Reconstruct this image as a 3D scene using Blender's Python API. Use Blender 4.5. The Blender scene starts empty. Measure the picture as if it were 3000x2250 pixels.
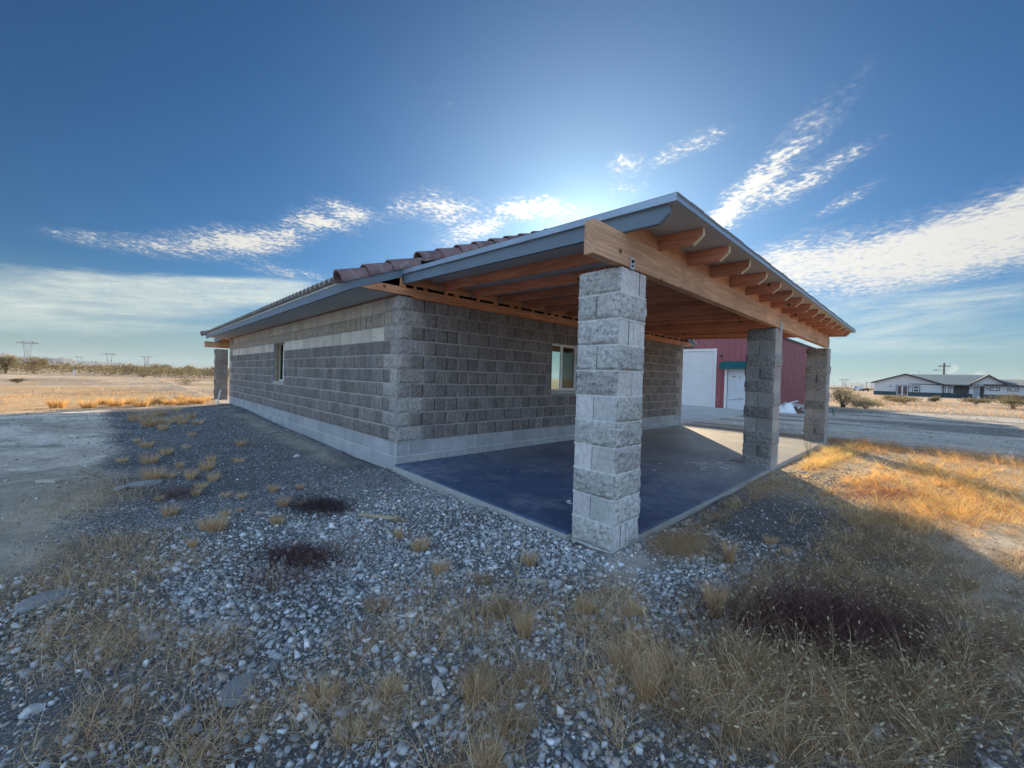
import bpy, math, random
import numpy as np
from mathutils import Vector, Matrix, Euler

rng = np.random.default_rng(7)
random.seed(7)
SC = bpy.context.scene
COL = SC.collection
R = math.radians

# ------------------------------------------------------------------ camera
CAM = np.array([-2.7084, -5.103, 1.247])
YAW, PITCH, ROLL, F = 43.8579, -0.9263, 1.6399, 1182.5461
a, b, c = R(YAW), R(PITCH), R(ROLL)
fwd = np.array([math.sin(a) * math.cos(b), math.cos(a) * math.cos(b), math.sin(b)])
r0 = np.array([math.cos(a), -math.sin(a), 0.0])
u0 = np.cross(r0, fwd)
rt = math.cos(c) * r0 + math.sin(c) * u0
up = -math.sin(c) * r0 + math.cos(c) * u0
cam = bpy.data.cameras.new('camera')
cam.sensor_width = 36.0
cam.lens = 36.0 * F / 3000.0
cam.clip_start = 0.05
cam.clip_end = 30000
co = bpy.data.objects.new('camera', cam)
COL.objects.link(co)
M = Matrix(((rt[0], up[0], -fwd[0], CAM[0]), (rt[1], up[1], -fwd[1], CAM[1]), (rt[2], up[2], -fwd[2], CAM[2]), (0, 0, 0, 1)))
co.matrix_world = M
SC.camera = co

# ------------------------------------------------------------------ sun, exposure
SUN_AZ, SUN_EL = 53.5, 16.5
sl = bpy.data.lights.new('sun', 'SUN')
sl.energy = 5.0
sl.angle = R(0.5)
sl.color = (1.0, 0.79, 0.52)
so = bpy.data.objects.new('sun', sl)
COL.objects.link(so)
sd = Vector((math.sin(R(SUN_AZ)) * math.cos(R(SUN_EL)), math.cos(R(SUN_AZ)) * math.cos(R(SUN_EL)), math.sin(R(SUN_EL))))
so.rotation_euler = sd.to_track_quat('Z', 'Y').to_euler()
SC.view_settings.view_transform = 'Standard'
SC.view_settings.look = 'None'
SC.view_settings.exposure = 1.14
SC.view_settings.gamma = 1.0
SC.cycles.max_bounces = 6
SC.cycles.transparent_max_bounces = 8
SC.cycles.use_denoising = True

# ------------------------------------------------------------------ node helper
class NT:
    def __init__(s, nt):
        s.nt = nt; s.n = nt.nodes; s.l = nt.links
    def node(s, t, **k):
        n = s.n.new(t)
        for q, v in k.items():
            setattr(n, q, v)
        return n
    def put(s, sock, v):
        if hasattr(v, 'is_output') or isinstance(v, bpy.types.NodeSocket):
            s.l.new(v, sock)
        else:
            sock.default_value = v
    def m(s, op, x, y=0.0, z=0.0, clamp=False):
        n = s.n.new('ShaderNodeMath'); n.operation = op; n.use_clamp = clamp
        s.put(n.inputs[0], x); s.put(n.inputs[1], y)
        if len(n.inputs) > 2: s.put(n.inputs[2], z)
        return n.outputs[0]
    def vm(s, op, x, y=(0, 0, 0)):
        n = s.n.new('ShaderNodeVectorMath'); n.operation = op
        s.put(n.inputs[0], x); s.put(n.inputs[1], y)
        return n.outputs[0]
    def scale(s, x, k):
        n = s.n.new('ShaderNodeVectorMath'); n.operation = 'SCALE'
        s.put(n.inputs[0], x); s.put(n.inputs[3], k)
        return n.outputs[0]
    def noise(s, vec, scale, detail=4.0, rough=0.55, dist=0.0):
        n = s.n.new('ShaderNodeTexNoise'); s.put(n.inputs['Vector'], vec)
        n.inputs['Scale'].default_value = scale; n.inputs['Detail'].default_value = detail
        n.inputs['Roughness'].default_value = rough; n.inputs['Distortion'].default_value = dist
        return n.outputs[0]
    def rmap(s, v, a0, a1, b0=0.0, b1=1.0, smooth=False):
        n = s.n.new('ShaderNodeMapRange')
        if smooth: n.interpolation_type = 'SMOOTHSTEP'
        s.put(n.inputs[0], v); s.put(n.inputs[1], a0); s.put(n.inputs[2], a1); s.put(n.inputs[3], b0); s.put(n.inputs[4], b1)
        return n.outputs[0]
    def mix(s, f, x, y, t='MIX'):
        n = s.n.new('ShaderNodeMix'); n.data_type = 'RGBA'; n.blend_type = t
        s.put(n.inputs[0], f); s.put(n.inputs[6], x); s.put(n.inputs[7], y)
        return n.outputs[2]
    def comb(s, x, y, z):
        n = s.n.new('ShaderNodeCombineXYZ')
        s.put(n.inputs[0], x); s.put(n.inputs[1], y); s.put(n.inputs[2], z)
        return n.outputs[0]

# ------------------------------------------------------------------ world: Nishita sky with cirrus and altocumulus
W = bpy.data.worlds.new('World'); SC.world = W; W.use_nodes = True
w = NT(W.node_tree)
sky = w.node('ShaderNodeTexSky')
sky.sky_type = 'NISHITA'; sky.sun_disc = False
sky.sun_elevation = R(SUN_EL); sky.sun_rotation = R(SUN_AZ)
sky.air_density = 1.0; sky.dust_density = 0.55; sky.ozone_density = 5.0; sky.altitude = 300
tc = w.node('ShaderNodeTexCoord')
sp = w.node('ShaderNodeSeparateXYZ'); w.l.new(tc.outputs['Generated'], sp.inputs[0])
X, Y, Z = sp.outputs
az = w.m('MULTIPLY', w.m('ARCTAN2', X, Y), 57.29578)
el = w.m('MULTIPLY', w.m('ARCSINE', Z), 57.29578)
zc = w.m('MAXIMUM', w.m('ADD', Z, 0.03), 0.03)
pl = w.comb(w.m('DIVIDE', X, zc), w.m('DIVIDE', Y, zc), 0.0)

def blob(a0, e0, ang, ra, rb, k):
    da = w.m('SUBTRACT', az, a0); de = w.m('SUBTRACT', el, e0)
    ca, sa = math.cos(R(ang)), math.sin(R(ang))
    p = w.m('DIVIDE', w.m('ADD', w.m('MULTIPLY', da, ca), w.m('MULTIPLY', de, sa)), ra)
    q = w.m('DIVIDE', w.m('SUBTRACT', w.m('MULTIPLY', de, ca), w.m('MULTIPLY', da, sa)), rb)
    d2 = w.m('ADD', w.m('MULTIPLY', p, p), w.m('MULTIPLY', q, q))
    return w.m('MULTIPLY', w.m('POWER', 2.71828, w.m('MULTIPLY', d2, -1.0)), k)

def bsum(bl):
    o = None
    for t in bl:
        v = blob(*t); o = v if o is None else w.m('ADD', o, v)
    return o
CELL = [(75.5, 24.0, 38, 9.0, 1.9, 1.2), (79.0, 22.2, 22, 6.0, 1.1, 1.1), (66.5, 28.2, 12, 4.0, 1.1, 1.15),
        (58.2, 27.4, 8, 2.2, 1.2, 1.2), (44.5, 22.6, 0, 4.8, 1.6, 1.2), (50.0, 22.4, -5, 4.5, 1.4, 0.9), (59.0, 24.6, 10, 3.0, 1.6, .75),
        (34.3, 21.9, -12, 4.0, 2.1, 1.35), (28.5, 21.6, 0, 2.6, 1.3, 1.1), (21.5, 20.0, -6, 4.2, 1.2, 1.3), (18.5, 18.4, -10, 3.6, .7, 1.15),
        (15.0, 16.6, 25, 4.8, 1.6, 1.25), (9.6, 14.7, 0, 4.0, 1.4, 1.25), (4.0, 13.0, 10, 5.0, 1.3, 1.12), (15.0, 11.9, 0, 5.0, 0.9, 0.82), (-3, 12.2, 5, 3, .7, .75),
        (38.5, 19.8, 20, 6.0, 1.4, 1.2), (34.0, 33.2, 0, 0.7, 0.35, 0.72), (70.5, 20.3, 35, 5.0, 1.3, 0.98), (82.5, 19.6, 20, 3.5, .8, .72)]
BAND = [(83.0, 13.4, 9, 13.0, 2.7, 1.2), (98.0, 15.6, 12, 12.0, 2.8, 1.1), (76.0, 14.8, 15, 6.0, 2.2, 0.85), (91.0, 11.4, 9, 11.0, 1.7, 0.75)]
VEIL = [(88.0, 8.3, 2, 16.0, 2.6, 0.98), (84.0, 4.6, 0, 20.0, 1.6, 0.75), (-2.0, 6.8, 7, 15.0, 2.6, 1.5), (10.0, 9.2, 8, 9.0, 1.6, 1.4),
        (-6.0, 3.6, 3, 16.0, 1.0, 0.9), (95.0, 14.0, 12, 16.0, 4.5, 0.45), (78.5, 20.8, 28, 5.0, 0.7, 0.45), (88.0, 19.0, 14, 9.0, 0.9, 0.40)]
wr = w.noise(pl, 1.2, 3.0)
plw = w.vm('ADD', pl, w.scale(w.comb(wr, wr, 0.0), 0.30))
fineA = w.noise(plw, 30.0, 7.0, 0.62)
bigA = w.noise(plw, 6.5, 4.0, 0.6)
fA = w.m('ADD', w.m('MULTIPLY', fineA, 1.35), w.m('MULTIPLY', bigA, 0.85))
bC = bsum(CELL)
gA = w.rmap(bC, 0.12, 0.50, 0.0, 1.0, smooth=True)
tA = w.m('ADD', fA, w.m('MULTIPLY', bC, 0.34))
mA = w.m('MULTIPLY', w.m('ADD', w.m('MULTIPLY', w.rmap(tA, 1.34, 1.74, smooth=True), 0.85), w.m('MULTIPLY', w.rmap(tA, 1.12, 1.60), 0.22), clamp=True), gA)
vor = w.node('ShaderNodeTexVoronoi'); vor.inputs['Scale'].default_value = 17.0
w.l.new(plw, vor.inputs['Vector'])
rip = w.m('SUBTRACT', 0.72, w.m('MULTIPLY', vor.outputs['Distance'], 0.8))
fB = w.m('ADD', w.m('MULTIPLY', fineA, 1.15), w.m('ADD', w.m('MULTIPLY', bigA, 0.55), w.m('MULTIPLY', rip, 0.45)))
bB = bsum(BAND)
tB = w.m('ADD', fB, w.m('MULTIPLY', bB, 0.62))
mB = w.m('MULTIPLY', w.m('ADD', w.m('MULTIPLY', w.rmap(tB, 1.36, 1.92, smooth=True), 0.70), w.m('MULTIPLY', w.rmap(tB, 1.10, 1.75), 0.26), clamp=True), w.rmap(bB, 0.10, 0.55, 0.0, 1.0, smooth=True))
# stretched veil noise
vv = w.comb(w.m('MULTIPLY', az, 0.075), w.m('ADD', w.m('MULTIPLY', el, 0.55), w.m('MULTIPLY', az, -.035)), 3.3)
fC = w.noise(vv, 1.0, 8.0, 0.66, 0.5)
mC = w.rmap(w.m('ADD', w.m('MULTIPLY', fC, 1.5), w.m('MULTIPLY', bsum(VEIL), 0.62)), 1.00, 1.75, smooth=True)
mC = w.m('MULTIPLY', mC, w.rmap(w.m('ADD', w.m('MULTIPLY', fineA, .5), w.m('MULTIPLY', w.noise(w.comb(w.m('MULTIPLY', az, 0.22), w.m('ADD', w.m('MULTIPLY', el, 1.5), w.m('MULTIPLY', az, -.10)), 8.0), 1.0, 7.0, 0.66, 0.4), .9)), 0.50, 0.86, 0.45, 1.0))
# steam plumes on the horizon
st = w.m('ADD', blob(91.3, 2.0, 60, 0.75, 0.38, 1.0), blob(93.0, 1.6, 25, 0.6, 0.32, 0.9))
mS = w.m('MULTIPLY', w.rmap(w.m('ADD', st, w.m('MULTIPLY', w.noise(w.comb(az, w.m('MULTIPLY', el, 1.3), 1.0), 3.6, 6.0, .7), 2.2)), 1.45, 2.3, smooth=True), .8)
# brightness of cloud: forward scattering close to the sun
ds = w.node('ShaderNodeVectorMath', operation='DOT_PRODUCT')
w.l.new(tc.outputs['Generated'], ds.inputs[0]); ds.inputs[1].default_value = tuple(sd)
dsun = w.m('MAXIMUM', ds.outputs['Value'], 0.0)
g1 = w.m('POWER', dsun, 7.0)
cbr = w.m('ADD', 6.8, w.m('MULTIPLY', g1, 4.5))
ccol = w.scale(w.comb(1.0, 0.985, 0.93), cbr)
vcol = w.scale(w.comb(0.86, 0.97, 0.92), w.m('ADD', 7.0, w.m('MULTIPLY', g1, 3.0)))
# sky colour: deepen away from the sun, glow round it
skc = w.mix(1.0, sky.outputs[0], (0.40, 0.71, 0.86, 1), 'MULTIPLY')
skc = w.scale(skc, w.rmap(dsun, 0.35, 0.95, 0.72, 1.0))
glow = w.m('MULTIPLY', w.m('POWER', dsun, 14.0), 2.9)
glow2 = w.m('MULTIPLY', w.m('POWER', dsun, 160.0), 6.0)
halo = w.scale(w.comb(0.88, 1.0, 1.02), w.m('ADD', glow, glow2))
skc = w.vm('ADD', skc, halo)
hz = w.rmap(el, 0.0, 11.0, 0.66, 0.0, smooth=True)
skc = w.mix(hz, skc, (3.7, 4.9, 4.9, 1))
s1 = w.mix(mC, skc, vcol)
s2 = w.mix(mB, s1, ccol)
s3 = w.mix(mA, s2, ccol)
s4 = w.mix(mS, s3, (6.4, 7.2, 6.6, 1))
# added fill light: unseen bright bluish deck behind the camera, lifting the shadows
dr_ = w.node('ShaderNodeVectorMath', operation='DOT_PRODUCT')
w.l.new(tc.outputs['Generated'], dr_.inputs[0]); dr_.inputs[1].default_value = (0.754, 0.632, 0.174)
rear_fill = w.rmap(dr_.outputs['Value'], 0.24, -0.12, 0.0, 1.0, smooth=True)
rear_fill = w.m('MULTIPLY', rear_fill, w.rmap(w.m('ADD', w.m('MULTIPLY', bigA, .5), w.m('MULTIPLY', fC, .5)), 0.36, 0.62, 0.35, 1.0))
s4 = w.mix(rear_fill, s4, (8.9, 12.8, 18.2, 1))
bg = W.node_tree.nodes['Background']
w.l.new(s4, bg.inputs[0]); bg.inputs[1].default_value = 0.050

# ------------------------------------------------------------------ object helpers
def tag(o, label=None, cat=None, group=None, kind=None):
    if label: o['label'] = label
    if cat: o['category'] = cat
    if group: o['group'] = group
    if kind: o['kind'] = kind
    return o

def empty(name, loc, label, cat, group=None, rz=0.0):
    o = bpy.data.objects.new(name, None); COL.objects.link(o)
    o.location = loc; o.rotation_euler = (0, 0, rz); o.empty_display_size = 0.2
    return tag(o, label, cat, group)

class MB:
    """collects geometry in world coordinates with a colour per vertex"""
    def __init__(s): s.v = []; s.f = []; s.c = []
    def face(s, pts, col=(1, 1, 1, 0)):
        n = len(s.v)
        for p in pts: s.v.append(tuple(p)); s.c.append(col)
        s.f.append(tuple(range(n, n + len(pts))))
    def mesh(s, vs, fs, col):
        n = len(s.v)
        s.v.extend(tuple(p) for p in vs); s.c.extend([col] * len(vs))
        s.f.extend(tuple(n + i for i in f) for f in fs)
    def box(s, x0, x1, y0, y1, z0, z1, col=(1, 1, 1, 0), M=None):
        vs = [(x0, y0, z0), (x1, y0, z0), (x1, y1, z0), (x0, y1, z0), (x0, y0, z1), (x1, y0, z1), (x1, y1, z1), (x0, y1, z1)]
        if M is not None: vs = [tuple(M @ Vector(p)) for p in vs]
        s.mesh(vs, [(0, 3, 2, 1), (4, 5, 6, 7), (0, 1, 5, 4), (1, 2, 6, 5), (2, 3, 7, 6), (3, 0, 4, 7)], col)
    def prism(s, poly, axis, a0, a1, col=(1, 1, 1, 0)):
        # poly: list of 2D points in the plane normal to axis
        def P(p, t):
            return {'x': (t, p[0], p[1]), 'y': (p[0], t, p[1]), 'z': (p[0], p[1], t)}[axis]
        n = len(poly)
        vs = [P(p, a0) for p in poly] + [P(p, a1) for p in poly]
        fs = [tuple(range(n))[::-1], tuple(range(n, 2 * n))] + [(i, (i + 1) % n, n + (i + 1) % n, n + i) for i in range(n)]
        s.mesh(vs, fs, col)
    def tube(s, pts, rad, n=6, col=(1, 1, 1, 0), cap=True):
        pts = [Vector(p) for p in pts]
        if not hasattr(rad, '__len__'): rad = [rad] * len(pts)
        vs = []; fs = []
        for i, p in enumerate(pts):
            d = (pts[min(i + 1, len(pts) - 1)] - pts[max(i - 1, 0)]).normalized()
            e = d.cross(Vector((0, 0, 1)))
            if e.length < 1e-3: e = Vector((1, 0, 0))
            e.normalize(); g = d.cross(e)
            for k in range(n):
                t = 2 * math.pi * k / n
                vs.append(p + (e * math.cos(t) + g * math.sin(t)) * rad[i])
        for i in range(len(pts) - 1):
            for k in range(n):
                k2 = (k + 1) % n
                fs.append((i * n + k, i * n + k2, (i + 1) * n + k2, (i + 1) * n + k))
        if cap:
            fs.append(tuple(range(n))[::-1]); fs.append(tuple(range((len(pts) - 1) * n, len(pts) * n)))
        s.mesh(vs, fs, col)
    def build(s, name, mat, parent=None, smooth=False, bevel=0.0, fix=True):
        me = bpy.data.meshes.new(name)
        off = parent_world(parent) if parent is not None else Vector((0, 0, 0))
        me.from_pydata([(p[0] - off[0], p[1] - off[1], p[2] - off[2]) for p in s.v], [], s.f)
        return finish(me, name, mat, parent, smooth, np.array(s.c, dtype=np.float32), bevel, fix)

def parent_world(p):
    v = Vector(p.location)
    while p.parent is not None:
        p = p.parent; v = v + Vector(p.location)
    return v

def finish(me, name, mat, parent, smooth, cols, bevel=0.0, fix=False):
    if cols is not None and len(cols):
        at = me.color_attributes.new('Col', 'FLOAT_COLOR', 'POINT')
        at.data.foreach_set('color', np.ascontiguousarray(cols, dtype=np.float32).ravel())
    if smooth: me.polygons.foreach_set('use_smooth', [True] * len(me.polygons))
    me.materials.append(mat)
    if fix:
        import bmesh
        bm = bmesh.new(); bm.from_mesh(me); bmesh.ops.recalc_face_normals(bm, faces=bm.faces); bm.to_mesh(me); bm.free()
    me.update()
    o = bpy.data.objects.new(name, me); COL.objects.link(o)
    if parent is not None: o.parent = parent
    if bevel > 0:
        bv = o.modifiers.new('bevel', 'BEVEL'); bv.width = bevel; bv.segments = 2; bv.limit_method = 'ANGLE'
    return o

def np_mesh(name, V, Fq, cols, mat, parent=None, smooth=False):
    """fast mesh from arrays: V (n,3), Fq (m,k)"""
    me = bpy.data.meshes.new(name)
    V = np.asarray(V, dtype=np.float32); Fq = np.asarray(Fq, dtype=np.int32)
    k = Fq.shape[1]
    me.vertices.add(len(V)); me.vertices.foreach_set('co', V.ravel())
    me.loops.add(Fq.size); me.loops.foreach_set('vertex_index', Fq.ravel())
    me.polygons.add(len(Fq)); me.polygons.foreach_set('loop_start', np.arange(0, Fq.size, k, dtype=np.int32))
    me.polygons.foreach_set('loop_total', np.full(len(Fq), k, dtype=np.int32))
    me.update(calc_edges=True)
    return finish(me, name, mat, parent, smooth, cols)

# ------------------------------------------------------------------ materials
def base_mat(name):
    m = bpy.data.materials.new(name); m.use_nodes = True
    t = NT(m.node_tree); bs = m.node_tree.nodes['Principled BSDF']
    return m, t, bs

def vmat(name, col=None, rough=0.8, attr=False, n1=(6.0, 0.25), n2=(60.0, 0.2), bump=(90.0, 0.3, 0.004), spec=0.3, stretch=(1, 1, 1), metal=0.0, stain=None):
    m, t, bs = base_mat(name)
    tcn = t.node('ShaderNodeTexCoord')
    geo = t.node('ShaderNodeNewGeometry')
    mp = t.node('ShaderNodeMapping'); t.l.new(geo.outputs['Position'], mp.inputs[0]); mp.inputs['Scale'].default_value = stretch
    v = mp.outputs[0]
    if attr:
        at = t.node('ShaderNodeAttribute'); at.attribute_name = 'Col'; base = at.outputs['Color']
    else:
        base = (*col, 1)
    a1 = t.rmap(t.noise(v, n1[0], 4), 0.25, 0.75, 1 - n1[1], 1 + n1[1])
    a2 = t.rmap(t.noise(v, n2[0], 5, 0.7), 0.25, 0.75, 1 - n2[1], 1 + n2[1])
    k = t.m('MULTIPLY', a1, a2)
    cc = t.mix(1.0, base, t.comb(k, k, k), 'MULTIPLY')
    if stain:
        f = t.rmap(t.noise(v, stain[0], 5, 0.6), stain[1], stain[2], 0.0, stain[3])
        cc = t.mix(f, cc, (*stain[4], 1))
    t.l.new(cc, bs.inputs['Base Color'])
    bs.inputs['Roughness'].default_value = rough; bs.inputs['Metallic'].default_value = metal
    bs.inputs['Specular IOR Level'].default_value = spec
    if bump:
        bn = t.node('ShaderNodeBump'); bn.inputs['Strength'].default_value = bump[1]; bn.inputs['Distance'].default_value = bump[2]
        t.l.new(t.noise(v, bump[0], 5, 0.65), bn.inputs['Height']); t.l.new(bn.outputs[0], bs.inputs['Normal'])
    return m

def block_mat():
    # concrete masonry: attribute colour, alpha 1 = split face with open pits
    m, t, bs = base_mat('concrete_block')
    geo = t.node('ShaderNodeNewGeometry'); v = geo.outputs['Position']
    at = t.node('ShaderNodeAttribute'); at.attribute_name = 'Col'
    n1 = t.noise(v, 3.0, 3); n2 = t.noise(v, 28.0, 5, 0.7); n3 = t.noise(v, 110.0, 3, 0.6)
    k = t.m('MULTIPLY', t.rmap(n1, 0.3, 0.7, 0.88, 1.12), t.rmap(n2, 0.25, 0.75, 0.78, 1.22))
    cc = t.mix(1.0, at.outputs['Color'], t.comb(k, k, k), 'MULTIPLY')
    pit = t.rmap(t.m('ADD', t.m('MULTIPLY', n3, .5), t.m('MULTIPLY', n2, .5)), 0.40, 0.48, 1.0, 0.0)
    pit = t.m('MULTIPLY', pit, t.rmap(at.outputs['Alpha'], 0, 1, 0.12, 0.72))
    cc = t.mix(pit, cc, t.mix(1.0, cc, (0.30, 0.28, 0.27, 1), 'MULTIPLY'))
    lite = t.m('MULTIPLY', t.rmap(t.noise(v, 75.0, 2), 0.60, 0.68, 0.0, 0.5), at.outputs['Alpha'])
    cc = t.mix(lite, cc, t.mix(1.0, cc, (1.6, 1.55, 1.5, 1), 'MULTIPLY'))
    t.l.new(cc, bs.inputs['Base Color']); bs.inputs['Roughness'].default_value = 0.95; bs.inputs['Specular IOR Level'].default_value = 0.15
    bn = t.node('ShaderNodeBump'); bn.inputs['Distance'].default_value = 0.008
    t.put(bn.inputs['Strength'], t.rmap(at.outputs['Alpha'], 0, 1, 0.22, 0.8))
    t.l.new(t.m('ADD', t.m('MULTIPLY', t.noise(v, 32.0, 6, 0.75), 2.2), t.m('MULTIPLY', n3, 0.6)), bn.inputs['Height'])
    t.l.new(bn.outputs[0], bs.inputs['Normal'])
    return m

def wood_mat(name, c1, c2, axis, rough=0.75):
    m, t, bs = base_mat(name)
    geo = t.node('ShaderNodeNewGeometry'); mp = t.node('ShaderNodeMapping')
    t.l.new(geo.outputs['Position'], mp.inputs[0])
    mp.inputs['Scale'].default_value = {'x': (0.06, 1, 1), 'y': (1, 0.06, 1)}[axis]
    v = mp.outputs[0]
    g = t.noise(v, 16.0, 5, 0.6, 2.2)
    rings = t.m('SINE', t.m('MULTIPLY', t.noise(v, 4.0, 2, 0.4, 0.5), 120.0))
    kn = t.node('ShaderNodeTexVoronoi'); kn.inputs['Scale'].default_value = 4.5
    t.l.new(geo.outputs['Position'], kn.inputs['Vector'])
    knot = t.rmap(kn.outputs['Distance'], 0.06, 0.13, 0.9, 0.0, smooth=True)
    at = t.node('ShaderNodeAttribute'); at.attribute_name = 'Col'
    cc = t.mix(t.rmap(g, 0.3, 0.7), (*c1, 1), (*c2, 1))
    k = t.rmap(rings, -1, 1, 0.88, 1.07)
    cc = t.mix(1.0, cc, t.comb(k, k, k), 'MULTIPLY')
    big = t.m('MULTIPLY', t.rmap(t.noise(geo.outputs['Position'], 1.7, 4), 0.3, 0.7, 0.80, 1.12), t.rmap(t.noise(v, 9.0, 5, .7), .35, .6, .78, 1.04))
    cc = t.mix(1.0, cc, t.comb(big, big, big), 'MULTIPLY')
    cc = t.mix(1.0, cc, at.outputs['Color'], 'MULTIPLY')
    cc = t.mix(knot, cc, (0.07, 0.03, 0.015, 1))
    t.l.new(cc, bs.inputs['Base Color']); bs.inputs['Roughness'].default_value = rough; bs.inputs['Specular IOR Level'].default_value = 0.25
    bn = t.node('ShaderNodeBump'); bn.inputs['Strength'].default_value = 0.35; bn.inputs['Distance'].default_value = 0.004
    t.l.new(t.m('ADD', g, t.m('MULTIPLY', rings, 0.25)), bn.inputs['Height']); t.l.new(bn.outputs[0], bs.inputs['Normal'])
    return m

def strand_mat(name, trans=0.35):
    m, t, bs = base_mat(name)
    at = t.node('ShaderNodeAttribute'); at.attribute_name = 'Col'
    t.l.new(at.outputs['Color'], bs.inputs['Base Color']); bs.inputs['Roughness'].default_value = 0.65; bs.inputs['Specular IOR Level'].default_value = 0.25
    tr = t.node('ShaderNodeBsdfTranslucent'); t.l.new(at.outputs['Color'], tr.inputs[0])
    mx = t.node('ShaderNodeMixShader'); mx.inputs[0].default_value = trans
    t.l.new(bs.outputs[0], mx.inputs[1]); t.l.new(tr.outputs[0], mx.inputs[2])
    t.l.new(mx.outputs[0], m.node_tree.nodes['Material Output'].inputs[0])
    return m

def glass_mat(name, tint, refl):
    m, t, bs = base_mat(name)
    gl = t.node('ShaderNodeBsdfGlossy'); gl.inputs[0].default_value = (*tint, 1); gl.inputs['Roughness'].default_value = 0.02
    tr = t.node('ShaderNodeBsdfTransparent'); tr.inputs[0].default_value = (0.82, 0.88, 0.85, 1)
    fr = t.node('ShaderNodeFresnel'); fr.inputs[0].default_value = 1.5
    mx = t.node('ShaderNodeMixShader'); t.put(mx.inputs[0], t.m('ADD', t.m('MULTIPLY', fr.outputs[0], 0.8), refl, clamp=True))
    t.l.new(tr.outputs[0], mx.inputs[1]); t.l.new(gl.outputs[0], mx.inputs[2])
    t.l.new(mx.outputs[0], m.node_tree.nodes['Material Output'].inputs[0])
    return m

MB_BLOCK = block_mat()
M_BEAM = wood_mat('fir_beam', (0.50, 0.275, 0.16), (0.64, 0.39, 0.245), 'x')
M_RAFT = wood_mat('fir_rafter', (0.55, 0.215, 0.125), (0.68, 0.30, 0.18), 'y')
M_LEDG = wood_mat('fir_ledger', (0.56, 0.25, 0.125), (0.68, 0.34, 0.18), 'x')
M_DECK = vmat('painted_roof_deck', (0.52, 0.49, 0.47), 0.8, n1=(2.0, 0.10), n2=(30, 0.08), bump=(60, 0.2, 0.002))
M_SOFF = vmat('painted_soffit', (0.44, 0.455, 0.47), 0.75, n1=(1.5, 0.08), n2=(40, 0.04), bump=(50, 0.1, 0.002))
M_FASC = vmat('painted_fascia', (0.135, 0.185, 0.235), 0.55, n1=(2.0, 0.12), n2=(50, 0.10), bump=(120, 0.25, 0.002), spec=0.4, stain=(22, 0.60, 0.72, 0.35, (0.20, 0.15, 0.12)))
M_FLASH = vmat('metal_flashing', (0.29, 0.37, 0.46), 0.42, n1=(3.0, 0.15), n2=(40, 0.08), bump=(20, 0.15, 0.004), spec=0.5, metal=0.35)
M_GALV = vmat('galvanised_steel', (0.55, 0.57, 0.58), 0.4, n1=(9, 0.2), n2=(60, 0.1), bump=None, metal=0.7)
M_TILE = vmat('clay_tile', (0.30, 0.175, 0.15), 0.38, attr=True, n1=(5, 0.22), n2=(40, 0.2), bump=(60, 0.35, 0.004), spec=0.45, stain=(9, 0.50, 0.72, 0.5, (0.42, 0.36, 0.33)))
M_TILEF = vmat('weathered_field_tile', (0.30, 0.29, 0.25), 0.8, attr=True, n1=(5, 0.22), n2=(40, 0.2), bump=(60, 0.3, 0.004))
M_VINYL = vmat('window_vinyl', (0.88, 0.87, 0.82), 0.45, n1=(4, 0.05), n2=(50, 0.05), bump=None)
M_GLASS = glass_mat('window_glass', (0.78, 0.98, 0.90), 0.72)
M_GLASS2 = glass_mat('screened_glass', (0.45, 0.5, 0.45), 0.10)
M_PLASTIC = vmat('plastic_sheet', (0.62, 0.66, 0.62), 0.35, bump=(12, 0.8, 0.02))
M_BLACK = vmat('dark_attic', (0.015, 0.015, 0.016), 0.9, bump=None)
M_STRAW = strand_mat('dry_straw', 0.42)
M_WEED = strand_mat('dead_weed_twigs', 0.15)
M_LEAF = strand_mat('desert_leaf', 0.30)
M_BARK = vmat('bark', (0.13, 0.10, 0.075), 0.9, bump=(30, 0.5, 0.01))
M_ROCK = vmat('rock', (0.42, 0.42, 0.42), 0.85, attr=True, n1=(14, 0.22), n2=(80, 0.25), bump=(50, 0.6, 0.008))
M_STONE = vmat('gravel_stone', (0.4, 0.4, 0.4), 0.85, attr=True, n1=(40, 0.2), n2=(160, 0.2), bump=None)

# ------------------------------------------------------------------ smooth value noise in numpy
def vnoise(x, y, scale, seed=0):
    x = np.asarray(x, float) / scale; y = np.asarray(y, float) / scale
    xi = np.floor(x).astype(np.int64); yi = np.floor(y).astype(np.int64); fx = x - xi; fy = y - yi
    fx = fx * fx * (3 - 2 * fx); fy = fy * fy * (3 - 2 * fy)
    def h(i, j):
        n = (i * 374761393 + j * 668265263 + seed * 1442695041) & 0x7fffffff
        n = ((n ^ (n >> 13)) * 1274126177) & 0x7fffffff
        return ((n ^ (n >> 16)) & 0xffff) / 65535.0
    return (h(xi, yi) * (1 - fx) + h(xi + 1, yi) * fx) * (1 - fy) + (h(xi, yi + 1) * (1 - fx) + h(xi + 1, yi + 1) * fx) * fy

def fbm(x, y, scale, seed=0, o=4):
    t = 0; amp = 1; s = 0
    for i in range(o):
        t = t + amp * vnoise(x, y, scale / 2 ** i, seed + i * 17); s += amp; amp *= 0.5
    return t / s

def sstep(x, a0, a1):
    t = np.clip((x - a0) / (a1 - a0), 0, 1); return t * t * (3 - 2 * t)

# ================================================================== THE GROUND
L, WY, H = 9.1323, 12.2514, 0.2032
GB = 0.304; T = GB + 10 * H
SLX = 9.32; SLY = -3.405

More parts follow.
